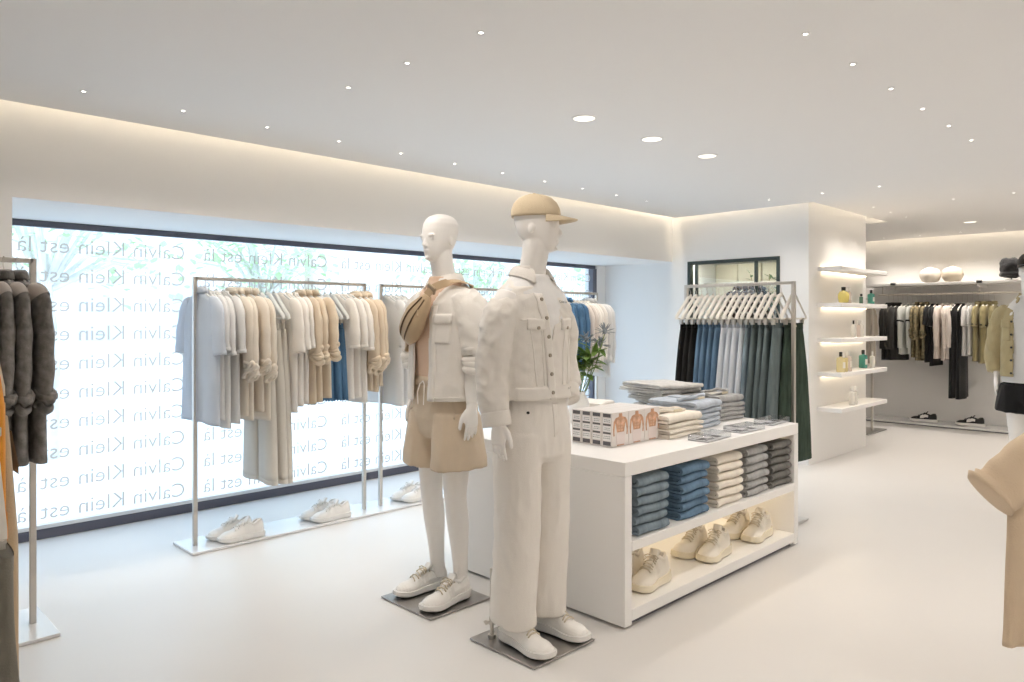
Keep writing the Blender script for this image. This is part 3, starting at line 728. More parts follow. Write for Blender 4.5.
# ---------------------------------------------------------------- shoes: toe towards -y, heel at y = 0
def lerp_tab(tab, s):
    for (a,x),(b,y) in zip(tab, tab[1:]):
        if s <= b: 
            t = (s-a)/(b-a); t = t*t*(3-2*t)*.5+t*.5
            return x+(y-x)*t
    return tab[-1][1]
def shoe_proto(name, up, so, lace, L=.285, style='low', mirror=1, accent=None, stripe=None, lining=None):
    g = Proto(name)
    Wt = [(0,.020),(.04,.031),(.15,.0365),(.35,.035),(.5,.038),(.68,.047),(.78,.048),(.88,.043),(.95,.032),(1,.014)]
    chunky = style in ('run','high')
    off = lambda s: mirror*(.006*math.sin(PI*min(1,max(0,(s-.3)/.7)))+.004*max(0,s-.8)*5*.3)
    if style == 'low': H = [(0,.072),(.05,.082),(.13,.080),(.24,.066),(.36,.078),(.5,.076),(.62,.064),(.74,.052),(.86,.046),(.95,.038),(1,.026)]; st = .026
    elif style == 'run': H = [(0,.075),(.05,.098),(.13,.094),(.24,.080),(.36,.092),(.5,.086),(.62,.070),(.74,.058),(.86,.053),(.95,.045),(1,.032)]; st = .034
    else: H = [(0,.10),(.05,.124),(.13,.122),(.24,.112),(.36,.130),(.5,.108),(.62,.088),(.74,.074),(.86,.068),(.95,.057),(1,.038)]; st = .044
    SB = [i/22 for i in range(23)]
    # sole
    rings = []
    for s in SB:
        a = lerp_tab(Wt, s)*1.09+.002; y = -(s*(L+.012)-.004)
        top = st*(1.12-.45*min(1,s*1.5)+.18*max(0,s-.75)*4) if chunky else st*(1.02-.1*s)
        spring = .012*max(0,(s-.74)/.26)**2 + (.006*max(0,(.1-s)/.1) if chunky else 0)
        x = off(s); fl = 1.04 if chunky else 1.0
        mid = (top+spring)*.5
        notch = .0025*math.sin(s*70) if style == 'run' else 0
        rings.append([V(q) for q in ((x-a*.90,y,spring),(x-a*fl-.001,y,spring+.006+notch*0),(x-a*fl,y,mid),(x-a*.985,y,top),(x-a*.8,y,top+.002),(x+a*.8,y,top+.002),(x+a*.985,y,top),(x+a*fl,y,mid),(x+a*fl+.001,y,spring+.006),(x+a*.90,y,spring))])
    si = g.part('sole', MB().loft(rings), so, angle=50)
    # upper
    rings = []; topc = []
    for s in SB:
        a = lerp_tab(Wt, s); h = lerp_tab(H, s); y = -(.004+s*(L-.008)); x = off(s)
        base = st*(.95-.35*min(1,s*1.5)) if chunky else st*.85
        n = 22; ring = []
        narrow = .62 if s < .42 else .62-.1*min(1,(s-.42)*2)
        if style == 'high' and s < .42: narrow = .80
        e = 2.0 if s > .42 else 3.2
        for k in range(n):
            th = 2*PI*k/n; ct, sn = math.cos(th), math.sin(th)
            if sn >= 0:
                zz = base+(h-base)*abs(sn)**(2/e); ww = a*(1-(1-narrow)*abs(sn)**1.6*(1 if s < .9 else .6)) if s < .55 else a
                xx = ww*math.copysign(abs(ct)**(2/e), ct)
            else:
                zz = base-.010*abs(sn)**.5; xx = a*math.copysign(abs(ct)**.6, ct)
            ring.append(V((x+xx,y,zz)))
        rings.append(ring); topc.append((V((x,y,h)), a*narrow))
    ui = g.part('upper', MB().loft(rings), up, angle=180)
    # padded collar and dark mouth
    loopL = []; c0 = 1; c1 = 9
    pts = []
    for k in range(c0, c1+1): pts.append(topc[k][0]+V((topc[k][1]*.80*math.sin(PI*(k-c0+.6)/(c1-c0+1.2))**.5,0,-.002)))
    for k in range(c1, c0-1, -1): pts.append(topc[k][0]-V((topc[k][1]*.80*math.sin(PI*(k-c0+.6)/(c1-c0+1.2))**.5,0,.002)))
    g.part('collar', MB().tube(pts+[pts[0]], .0085 if style != 'low' else .007, 8), accent or up, ui, angle=180)
    m = (c1-c0+1); mb = MB(); mb.add([p+V((0,0,.0045)) for p in pts], [(k, k+1, 2*m-2-k, 2*m-1-k) for k in range(m-1)])
    g.part('lining', mb, lining or M['s_inner'], ui, smooth=False)
    # tongue
    tp = [topc[k][0] for k in (13,11,9,8)]; tg = tp[:3]+[tp[3]+V((0,.008,.022 if style != 'high' else .026))]
    rg = []
    for k, p in enumerate(tg):
        wv = .017+.003*k; rg.append([p+V((-wv,0,-.002)),p+V((-wv*.6,-.003,.005)),p+V((wv*.6,-.003,.005)),p+V((wv,0,-.002)),p+V((wv*.6,.006,.001)),p+V((-wv*.6,.006,.001))])
    g.part('tongue', MB().loft(rg), up, ui, angle=180)
    lc = MB()
    for k in range(6):
        f_ = k/5; i = 8.6+6.2*f_; i0 = int(i); q = i-i0
        c = topc[i0][0].lerp(topc[min(22,i0+1)][0], q); w = .024+.001*k; sg = 1 if k%2 else -1
        lc.tube([c+V((-w,.004*sg,-.006)),c+V((-w*.5,.002*sg,.0045)),c+V((0,0,.0062)),c+V((w*.5,-.002*sg,.0045)),c+V((w,-.004*sg,-.006))], .0032, 6)
    c = topc[9][0]
    for s in (-1,1):
        lc.tube([c+V((0,-.004,.008)),c+V((s*.02,-.012,.014)),c+V((s*.034,-.018,.006)),c+V((s*.026,-.016,-.002)),c+V((s*.006,-.008,.007))], .0026, 6)
        lc.tube([c+V((0,-.004,.008)),c+V((s*.016,-.026,.004)),c+V((s*.026,-.042,-.008))], .0026, 6)
    g.part('laces', lc, lace, ui, angle=180)
    # panels: heel counter, toe guard, side stripe
    def skin_patch(ss, k0, k1, lift):
        mb = MB(); rows = []
        for s in ss:
            f_ = s*22; i0 = min(21,int(f_)); q = f_-i0; row = []
            for k in range(k0, k1+1):
                p = rings[i0][k%22].lerp(rings[i0+1][k%22], q); cc = sum(rings[i0],V())/22
                row.append(p+(p-cc).normalized()*lift)
            rows.append(row)
        for i in range(len(rows)-1):
            for j in range(len(rows[0])-1): mb.add([rows[i][j],rows[i][j+1],rows[i+1][j+1],rows[i+1][j]], [(0,1,2,3)])
        return mb
    for k0, k1 in ((0,3),(8,11)): g.part('heel_panel', skin_patch([.02,.06,.12,.18,.24], k0, k1, .0022), accent or up, ui, angle=180)
    g.part('toe_guard', skin_patch([.80,.86,.91,.96,.99], 0, 11, .0018), up, ui, angle=180)
    for (k0,k1) in ((1,4),(7,10)):
        mb = MB(); A = skin_patch([.30,.36,.42,.48,.54,.60], k0, k1, .0026)
        g.part('side_stripe', A, stripe or up, ui, angle=180)
    return g
def pair(style, up, so, lace, name='sneaker', **k):
    return [shoe_proto(name, up, so, lace, mirror=s, style=style, **k) for s in (1,-1)]
sh_low = pair('low', M['s_white'], M['s_sole'], M['s_white'], L=.295)
def face(dx, dy): return math.atan2(dx, -dy)      # turn that points the toe (-y) along (dx,dy)
a0 = face(-1,.06)
for k, (x, y) in enumerate(((2.16,4.455),(2.80,4.46),(3.56,4.47))):
    w = ('nearest pair on the window rack plate','middle pair on the window rack plate','pair behind the strapped mannequin')[k]
    sh_low[0].put('white low sneaker, room side one of the '+w, 'sneaker', (x,y,.017), a0, 'white sneakers on the window rack plate', (1.05,.95,1.28))
    sh_low[1].put('white low sneaker, window side one of the '+w, 'sneaker', (x-.03,y+.105,.017), a0+.04, 'white sneakers on the window rack plate', (1.05,.95,1.28))
sh_high = pair('high', M['s_cream'], M['s_csole'], M['s_lace'], L=.285, name='high_top_sneaker')
a1 = face(-1,-.02)
for k, (x, y) in enumerate(((3.14,2.09),(3.75,2.09),(4.25,2.09))):
    w = ('left pair in the counter','middle pair in the counter','right pair in the counter')[k]
    sh_high[0].put('cream chunky high-top sneaker, rear one of the '+w, 'sneaker', (x-.015,y+.118,.0845), a1-.05, 'cream high-tops in the counter', (1.12,.97,1.08))
    sh_high[1].put('cream chunky high-top sneaker, front one of the '+w, 'sneaker', (x+.02,y-.0,.0845), a1+.06, 'cream high-tops in the counter', (1.12,.97,1.08))
sh_blk = pair('low', M['s_black'], M['s_sole'], M['s_black'], L=.30, stripe=M['s_sole'], lining=M['s_black'], name='black_sneaker')
a2 = face(-.05,1)
for k, y in enumerate((2.90,2.36)):
    sh_blk[0].put('black sneaker with white side stripe on the far ledge, %s' % ('left one' if k == 0 else 'right one'), 'sneaker', (10.74,y,.0375), a2, 'black sneakers on the far ledge', (1.05,1.05,1.3))
sh_run = pair('run', M['s_white'], M['s_sole'], M['s_lace'], L=.30, name='shoe', lining=M['s_white'])
# ---------------------------------------------------------------- display counter
CX0, CX1, CY0, CY1, CT = 2.66, 4.445, 1.97, 3.15, .755
ct = thing('display_counter', 'long white display counter with two lit open shelves', 'display counter', (CX0,CY0,0))
def cb(n, x0,x1,y0,y1,z0,z1, m='lacquer', bev=.003): return obj(n, MB().box(x0-CX0,x1-CX0,y0-CY0,y1-CY0,z0,z1), M[m], ct, bev)
cb('worktop', CX0,CX1,CY0,CY1,.69,CT)
cb('end_panel', CX0,CX0+.054,CY0,CY1,.014,.6895); cb('end_panel', CX1-.054,CX1,CY0,CY1,.014,.6895)
cb('back_panel', CX0+.055,CX1-.055,CY0+.56,CY0+.58,.085,.6895); cb('rear_panel', CX0+.055,CX1-.055,CY1-.02,CY1,.014,.6895)
cb('shelf', CX0+.055,CX1-.055,CY0,CY0+.56,.345,.39); cb('bottom_shelf', CX0+.055,CX1-.055,CY0,CY0+.56,.03,.083)
cb('plinth', CX0+.05,CX1-.05,CY0+.03,CY1-.04,.0,.03,'frame')  # dark colour paints in the shadow of the recessed counter base
for z in (.3445,.6895):
    o = cb('light_strip', CX0+.06,CX1-.06,CY0+.535,CY0+.555,z-.012,z-.0005,'led2',0)
    o['label'] = 'warm light strip at the back of the shelf'
    o2 = cb('light_strip', CX1-.075,CX1-.058,CY0+.08,CY0+.50,z-.010,z-.0005,'led2',0)

# folded jeans: one strip of cloth folded in layers, running across x
def folded_proto(name, mat, seed, w=.245, d=.31, h=.044, layers=3):
    g = Proto(name); r = random.Random(seed)
    t = h/layers*.47; path = []
    # snake of layers in the y-z plane; a full round fold shows at the front (-y)
    zc = [h*(i+.5)/layers for i in range(layers)]
    def lay(z, y0, y1, n=8): return [(y0+(y1-y0)*k/(n-1), z+.0016*math.sin(k*1.1+seed+z*90)) for k in range(n)]
    def bend(y, za, zb, s, n=6): return [(y+s*abs(zb-za)/2*math.sin(PI*k/n), (za+zb)/2-(zb-za)/2*math.cos(PI*k/n)) for k in range(1,n)]
    rr = h/layers/2
    path += lay(zc[0], d-.01, rr*2.2)
    path += bend(rr*2.2, zc[0], zc[-1], -1, 10)
    path += lay(zc[-1], rr*2.2, d-.02)
    path2 = lay(zc[1], d-.03, rr*2.6) if layers == 3 else None
    def strip(pp, tt, mb, x0, x1, nx=9):
        m = len(pp); grid = []
        for sgn in (1,-1):
            side = []
            for i, (y,z) in enumerate(pp):
                y0,z0 = pp[max(i-1,0)]; y1,z1 = pp[min(i+1,m-1)]; L_ = math.hypot(y1-y0,z1-z0) or 1
                side.append((y-(z1-z0)/L_*tt*sgn, z+(y1-y0)/L_*tt*sgn))
            grid.append(side)
        loop = grid[0]+grid[1][::-1]; rings = []
        for q in range(nx):
            u = q/(nx-1); x = x0+(x1-x0)*u; e = min(u,1-u)*2
            rings.append([V((x+.002*math.sin(y*60+seed)*(1 if q in (0,nx-1) else 0), y+.003*math.sin(u*5+seed)-.004*(1-e)**4*0, min(h*1.12, max(0.0004, z+.0022*math.sin(u*7+y*14+seed)-(.003*(1-e)**3 if z > h/2 else -.001*(1-e)**3))))) for y,z in loop])
        mb.loft(rings)
    a = MB(); strip(path, t, a, -w/2, w/2); i = g.part('leg_fold', a, mat, angle=60)
    if path2:
        b = MB(); strip(path2, t*.9, b, -w/2+.004, w/2-.006); g.part('inner_fold', b, mat, i, angle=60)
    return g
def top_item(name, mat, seed):
    """the pair on top of a stack: folded body and a loose waistband with its patch"""
    g = folded_proto(name, mat, seed, h=.046); r = random.Random(seed)
    wbm = MB(); n = 26; outer = []; 
    for k in range(n):
        a = 2*PI*k/n; outer.append((.112*math.copysign(abs(math.cos(a))**.8, math.cos(a)), .11+.042*math.sin(a)))
    rings = []
    for k in range(n):
        x, y = outer[k]; lift = .046+.008+.010*math.sin(2*PI*k/n*1.0+seed)+.004*math.sin(5*k+seed)
        rings.append([V((x,y,lift-.006)), V((x*1.02,y-.004,lift+.010)), V((x*.97,y+.004,lift+.012)), V((x*.94,y+.003,lift-.004))])
    rings.append(rings[0]); wbm.loft(rings, False, False)
    b = g.part('waistband', wbm, mat, angle=180)
    g.part('lining', MB().loft([[V((x*.93,y,.049+.004*math.sin(k)*0)) for k,(x,y) in enumerate(outer)],[V((x*.93,y,.053)) for x,y in outer]]), M['inner'], b, label='pale lining inside the waistband')
    g.part('patch', MB().box(-.03,.03,.045,.048,.052,.066), M['label'], b, label='tan paper patch')
    pk = MB().box(.02,.10,.17,.27,.0465,.052); g.part('back_pocket', pk, mat, bevel=.002)
    return g
STK = [(2.91,'blue-grey','d_bluegrey','folded blue-grey jeans'),(3.285,'mid blue','d_blue','folded mid blue jeans'),(3.645,'ecru','d_ecru','folded ecru jeans'),(3.96,'pale grey','d_grey','folded grey jeans'),(4.255,'dark grey','d_dgrey','folded dark grey jeans')]
for q, (x, cn, mk, gl_) in enumerate(STK):
    pr = [folded_proto('folded_jeans', M[mk], 50+q*3+k) for k in range(2)]; tp = top_item('folded_jeans', M[mk], 60+q)
    r = random.Random(70+q)
    for k in range(6):
        lab = 'folded %s jeans, %s of the stack on the counter shelf' % (cn, ('bottom pair','second pair up','third pair up','fourth pair up','fifth pair up','top pair')[k])
        (tp if k == 5 else pr[k%2]).put(lab, 'folded jeans', (x+r.uniform(-.006,.006), 1.99+r.uniform(-.006,.008), .391+k*.0452), r.uniform(-.03,.03), gl_+' on the counter shelf', (1.06,1,1) if q in (1,2) else 1.0)

# on the worktop
Zt = CT+.0015
def stack(x, y, n, mat, cn, h, group, rz=0, w=1.0, seed=0, dz=.0):
    a = folded_proto('folded_jeans', M[mat], 90+seed, h=h); b = folded_proto('folded_jeans', M[mat], 91+seed, h=h); tp = top_item('folded_jeans', M[mat], 92+seed); r = random.Random(seed)
    for k in range(n):
        (tp if k == n-1 else (a,b)[k%2]).put(('%s, %s' % (cn, 'top one' if k == n-1 else '%s from the bottom' % ORD[k])), 'folded jeans', (x+r.uniform(-.01,.01), y+r.uniform(-.01,.01), Zt+k*(h*1.03)), rz+r.uniform(-.06,.06), group, w)
stack(3.50,2.17,4,'d_ecru','folded off-white jeans stacked behind the underwear boxes', .026,'off-white jeans on the worktop', 0, (1.35,1,1), 1)
stack(3.86,2.25,5,'d_lblue','folded light blue jeans in the middle of the worktop', .028,'light blue jeans on the worktop', .05, (1.3,1.1,1), 5)
stack(4.27,2.33,5,'d_grey','folded grey jeans stacked at the worktop end', .027,'grey jeans on the worktop', -.05, (1.15,1,1), 9)
# pale grey jeans laid overlapping along the middle of the worktop: each rests on the one before
fan = folded_proto('folded_jeans', M['d_lgrey'], 120, w=.36, d=.42, h=.03); fan2 = top_item('folded_jeans', M['d_lgrey'], 121)
for k in range(7):
    fan.put('pale grey jeans laid overlapping on the worktop, %s from the bottom' % ORD[k], 'folded jeans', (4.30-.030*k, 2.60+.010*(k%3), Zt+.0315*k), -.42+(.0,.12,-.05,.16,.05,.2,.1)[k], 'overlapping pale grey jeans on the worktop')
tee = folded_proto('folded_tee', M['c_offwhite'], 130, w=.26, d=.24, h=.03)
for k in range(3): tee.put('folded off-white tee by the vase, %s' % ('bottom of three','middle of three','top of three')[k], 'folded shirt', (3.86,3.0,Zt+.033*k-.0), .3, 'folded tees by the vase')

# clear price blocks
ac = Proto('acrylic_block'); clear = glassmat('clear_acrylic', (.93,.94,.95), .22)
bi = ac.part('block', MB().box(-.13,.13,-.06,.06,0,.032), clear, bevel=.003)
ac.part('card', MB().box(-.125,.125,-.055,.055,.0005,.003), pmat('grey_card', (.66,.66,.68), .6, var=.25, vscale=16), bi, label='grey printed price card')
tx = MB()
for k, (a,b,c,d) in enumerate(((-.10,-.03,.0,.03),(-.10,.02,-.012,-.004),(-.10,.0,-.03,-.022),(.05,.10,-.02,.03))): tx.box(a,b,c,d,.0032,.0042)
ac.part('print', tx, M['ink'], bi)
for k, (x, y) in enumerate(((3.52,2.045),(3.93,2.06),(4.33,2.085))):
    ac.put('clear acrylic price block on the worktop edge, %s from the boxes' % ('nearest','second','farthest')[k], 'price block', (x,y,Zt), (.04,-.03,.05)[k], 'acrylic price blocks')

# underwear boxes: three across, four deep
skin = pmat('printed_skin', (.60,.34,.21), .5, var=.35, vscale=40); skin2 = pmat('printed_skin_light', (.68,.43,.30), .5, var=.3, vscale=40)
pants = pmat('printed_white_pants', (.72,.64,.62), .5); bx = Proto('underwear_box')
bw, bd, bh = .139, .0655, .171
bb = bx.part('carton', MB().box(0,bw-.002,0,bd-.002,0,bh), pmat('printed_carton', (.72,.68,.655), .4), bevel=.0015)
torso = [(-.026,.0),(-.029,.03),(-.03,.05),(-.026,.068),(-.031,.09),(-.037,.115),(-.042,.098),(-.046,.07),(-.044,.05),(-.052,.05),(-.055,.085),(-.050,.12),(-.036,.136),(-.013,.142),(-.011,.158),(.011,.158),(.013,.142),(.036,.136),(.050,.12),(.055,.085),(.052,.05),(.044,.05),(.046,.07),(.042,.098),(.037,.115),(.031,.09),(.026,.068),(.03,.05),(.029,.03),(.026,.0)]
tz = [(-.031,.006),(-.033,.055),(-.029,.066),(.029,.066),(.033,.055),(.031,.006)]
fc = lambda a,b,d: V((bw/2+a*1.13, d, b*1.03+.003))
bx.part('torso_print', MB().prism(torso, -.0012, .0005, fc), skin, bb, smooth=False, label='printed photograph of a bare torso')
bx.part('pants_print', MB().prism(tz, -.0016, .0003, fc), pants, bb, smooth=False)
chest = MB()
for s in (-1,1): chest.prism([(s*(.019+.013*math.cos(t)),.118+.011*math.sin(t)) for t in [2*PI*k/12 for k in range(12)]], -.0017, -.001, fc)
for q in range(3):
    for s in (-1,1): chest.prism([(s*(.009+.007*math.cos(t)),.076+.014*q+.0055*math.sin(t)) for t in [2*PI*k/10 for k in range(10)]], -.0017, -.001, fc)
bx.part('muscle_print', chest, skin2, bb, smooth=False)
fe = lambda a,b,d: V((d, bd/2+a, b))
en = MB(); wt = MB()
for z0, z1 in ((.148,.166),(.106,.115),(.064,.073),(.006,.026)): en.prism([(-.024,z0),(.024,z0),(.024,z1),(-.024,z1)], -.001, .0004, fe)
for z0, z1 in ((.118,.142),(.076,.103),(.03,.061)): wt.prism([(-.024,z0),(.024,z0),(.024,z1),(-.024,z1)], -.0008, .0004, fe)
bx.part('label_band', en, pmat('dark_print', (.10,.095,.105), .5), bb, smooth=False)
bx.part('label_field', wt, pmat('white_print', (.82,.81,.81), .5), bb, smooth=False)
tn = MB()
for z in (.133,.124,.092,.083,.05,.04):
    rr = random.Random(int(z*1000)); a = -.02
    while a < .016: 
        l = rr.uniform(.003,.009); tn.prism([(a,z),(a+l,z),(a+l,z+.004),(a,z+.004)], -.0011, .0004, fe); a += l+.003
bx.part('lettering', tn, pmat('grey_print', (.30,.30,.31), .5), bb, smooth=False)
for i in range(3):
    for j in range(4):
        bx.put('white carton with a torso print, %s from the left, %s' % (ORD[i], ('front row','second row back','third row back','back row')[j]), 'box', (2.925+i*(bw+.001), 2.245+j*(bd+.001), Zt), 0, 'underwear cartons on the counter')

# thistles in a vase
vs = thing('flower_vase', 'pale ceramic vase of thistles and green leaves on the counter', 'vase', (3.40,2.86,Zt))
obj('vase', MB().lathe([(.04,0),(.06,.03),(.068,.09),(.058,.15),(.036,.19),(.040,.205),(.034,.203),(.03,.18)],24), M['lacquer'], vs)
rnd = random.Random(9)
gst = pmat('thistle_stem', (.22,.29,.10), .7); glf = pmat('thistle_leaf', (.16,.27,.055), .6, var=.3, vscale=20, transl=.15); gth = pmat('thistle_head', (.30,.33,.36), .8, var=.4, vscale=60)
Rv = V((math.sin(T),-math.cos(T),0)); Fv = V((math.cos(T),math.sin(T),0))
heads = [(-.045,.0,.50,1),(.035,.02,.455,1),(.115,-.01,.50,1),(.10,.03,.43,1),(.06,-.03,.43,0),(-.02,-.03,.40,0),(.02,.04,.36,0),(-.06,.03,.42,0),(.07,.03,.36,0),(-.005,-.05,.33,0),(.03,-.04,.39,0),(-.035,.01,.36,0)]
for k, (a,b,h,th) in enumerate(heads):
    p = Rv*(a*1.35)+Fv*b+V((0,0,h*1.12)); stm = MB().tube([(0,0,.12),V((p.x*.3,p.y*.3,.22)),V((p.x*.75,p.y*.75,h*.82)),p], .0032, 6); so = obj('stem', stm, gst, vs)
    lv = MB()
    for q in range(9 if not th else 5):
        t = .55+.45*q/9; c = V((p.x*t,p.y*t,.2+(p.z-.2)*t))
        leaf(lv, c, V((rnd.uniform(-1,1),rnd.uniform(-1,1),rnd.uniform(-.35,.6))), .095, .022)
    obj('leaves', lv, glf, so)
    if th:
        hd = MB().ell(p+V((0,0,.012)), .015,.015,.022,10,8)
        for q in range(26):
            a1 = q*2.4; e = rnd.uniform(-.3,1.2); d = V((math.cos(a1)*math.cos(e),math.sin(a1)*math.cos(e),math.sin(e)))
            leaf(hd, p+V((0,0,.004))+d*.012, d, .055, .0055)
        obj('thistle_head', hd, gth, so)
# ---------------------------------------------------------------- mannequins (local: facing -y, x = its left hand side is +x)
def hand_mb(mb, wrist, side, curl=.35, spread=.0):
    """hanging hand: fingers down (-z), palm facing the thigh (towards -side x), thumb forward (-y)"""
    W = V(wrist); s = side
    # palm: flat in the y-z plane
    rg = []
    for z, hy, hx, oy in ((.02,.025,.020,0),(-.01,.029,.018,-.001),(-.04,.038,.0165,-.002),(-.07,.041,.0155,-.002),(-.092,.038,.013,0)):
        rg.append(ell_ring(W+V((0,oy,z)), hx, hy, 16, 2.6))
    mb.loft(rg)
    for k, (oy, Lf, r0) in enumerate(((-.030,.074,.0088),(-.0105,.083,.0092),(.0095,.077,.0088),(.028,.060,.0078))):
        p = W+V((0,oy,-.086)); a = curl*(.35+.12*k); pts = [W+V((0,oy*.85,-.055)), p]; rr = [r0*1.05,r0]
        d = V((-s*math.sin(a*.5), -.10+.085*k+oy*.9, -math.cos(a*.5))).normalized()
        for q, fr in enumerate((.45,.31,.24)):
            aa = a*(.6+.9*q); d = V((-s*math.sin(aa), d.y*.8, -math.cos(aa))).normalized(); p = p+d*Lf*fr
            pts.append(p); rr.append(r0*(.97-.09*q) if q < 2 else r0*.62)
        mb.tube(pts, rr, 10)
    t0 = W+V((-s*.004,-.022,-.018))
    mb.tube([t0, t0+V((-s*.008,-.022,-.026)), t0+V((-s*.013,-.033,-.055)), t0+V((-s*.017,-.035,-.080)), t0+V((-s*.018,-.033,-.090))], [.015,.0135,.0105,.0092,.006], 10)

def head_mb(mb, c, yaw):
    Rz = Matrix.Rotation(yaw,3,'Z'); c = V(c)
    # z (0 = chin), y centre, half width, half depth
    T_ = [(-.004,-.052,.018,.018),(.004,-.047,.030,.032),(.018,-.036,.041,.050),(.040,-.022,.052,.070),(.066,-.012,.060,.085),(.095,-.006,.066,.093),(.125,-.002,.071,.098),(.155,.002,.0735,.100),(.185,.005,.071,.096),(.208,.007,.061,.084),(.224,.008,.045,.063),(.234,.009,.024,.035),(.2365,.009,.006,.01)]
    rings = []
    for z,y,a,b in T_:
        r = ell_ring((0,y,z), a, b, 28, 2.15)
        rings.append([c+Rz@p for p in r])
    mb.loft(rings)
    # nose, lips, chin, brow, ears
    nose = [(.112,-.096,.006,.006),(.100,-.100,.0075,.009),(.086,-.105,.010,.012),(.076,-.108,.0125,.013),(.070,-.105,.0135,.013),(.065,-.099,.009,.009)]
    mb.loft([[c+Rz@p for p in ell_ring((0,y+.004,z), a, b, 12)] for z,y,a,b in nose])
    for z, y, rx, rz_ in ((.047,-.0945,.021,.0058),(.038,-.0925,.018,.0064)):
        e = MB().ell((0,y+.003,z), rx,.0085,rz_,12,7); mb.join(MB().add([c+Rz@p for p in e.v], e.f))
    e = MB().ell((0,-.081,.012), .018,.014,.013,12,7); mb.join(MB().add([c+Rz@p for p in e.v], e.f))
    for s in (-1,1):
        e = MB().ell((s*.034,-.0885,.122), .024,.010,.007,12,7); mb.join(MB().add([c+Rz@p for p in e.v], e.f))
        e = MB().ell((s*.034,-.083,.106), .0135,.009,.0075,12,7); mb.join(MB().add([c+Rz@p for p in e.v], e.f))
        e = MB().ell((s*.0705,.014,.092), .0045,.014,.024,12,8, Matrix.Rotation(.2,3,'X')); mb.join(MB().add([c+Rz@p for p in e.v], e.f))

def body_mesh(P):
    mb = MB()
    tors = [(.84,.0,.10,.085),(.90,.0,.160,.110),(.97,.004,.164,.112),(1.06,.0,.142,.100),(1.16,-.004,.142,.098),(1.28,-.006,.150,.104),(1.38,-.006,.160,.108),(1.46,.0,.164,.100),(1.52,.006,.146,.084),(1.555,.010,.108,.070),(1.58,.010,.075,.060)]
    mb.loft([ell_ring((0,y,z),a,b,30,2.3) for z,y,a,b in tors])
    mb.loft([ell_ring((0,y,z),a,b,22) for z,y,a,b in ((1.53,.012,.078,.068),(1.57,.008,.066,.063),(1.62,-.004,.060,.060),(1.67,-.016,.058,.060),(1.715,-.024,.058,.062),(1.75,-.024,.054,.062))])
    head_mb(mb, (0,P.get('hy',-.026),1.685), P.get('yaw',0))
    for s in (-1,1):
        pts, rr = resample([(s*.140,.004,1.495),(s*.172,.006,1.435),(s*.196,.012,1.34),(s*.208,.018,1.22),(s*.214,.0,1.11),(s*P.get('wx',.218),-.018,.985)] if not (s > 0 and 'armL' in P) else P['armL'], [(.05,.055),(.056,.058),(.048,.05),(.041,.044),(.038,.041),(.026,.031)], 5)
        mb.loft(path_rings(pts, rr, 18)); hand_mb(mb, (s*P.get('wx',.218),-.020,.965) if not (s > 0 and 'armL' in P) else P['armL'][-1], s, P.get('curl',.4))
        pts, rr = resample([(s*.088,.0,.93),(s*.092,-.004,.80),(s*.094,-.006,.62),(s*.094,-.006,.50),(s*.094,.010,.38),(s*.093,.024,.22),(s*.092,.032,.10),(s*.092,.032,.055)], [(.088,.10),(.082,.092),(.064,.070),(.053,.058),(.052,.058),(.038,.044),(.033,.040),(.036,.045)], 5)
        mb.loft(path_rings(pts, rr, 22))
    me = remesh(mb, .0042, 4, .5)
    yaw = P.get('yaw',0); Ri = Matrix.Rotation(-yaw,3,'Z'); Rz = Matrix.Rotation(yaw,3,'Z')
    return finish(me, M['mann'])

def bvh_of(me): return BVHTree.FromPolygons([v.co.copy() for v in me.vertices], [tuple(p.vertices) for p in me.polygons])
def wrinkle(me, amp, seed, zr=(0,3), scale=(7,7,5), rings=None):
    off = V((seed*3.1,seed*1.7,seed*.9)); me.update()
    nor = [v.normal.copy() for v in me.vertices]
    for v, n in zip(me.vertices, nor):
        p = v.co; q = V((p.x*scale[0],p.y*scale[1],p.z*scale[2]))+off
        d = noise.noise(q)+.55*(1-2*abs(noise.noise(q*2.1+V((5,1,2)))))+.3*noise.noise(q*4.3)
        k = rings(p) if rings else 1.0
        v.co = p + n*amp*d*k
def cut(me, test):
    bm = bmesh.new(); bm.from_mesh(me); bm.verts.ensure_lookup_table()
    bmesh.ops.delete(bm, geom=[v for v in bm.verts if test(v.co)], context='VERTS')
    bm.to_mesh(me); bm.free(); return me
def cloth_obj(name, me, mat, parent, th=.004):
    finish(me, mat); o = link(name, me, parent)
    s = o.modifiers.new('t', 'SOLIDIFY'); s.thickness = th; s.offset = -1
    sm = o.modifiers.new('s', 'SMOOTH'); sm.iterations = 2; sm.factor = .4
    return o
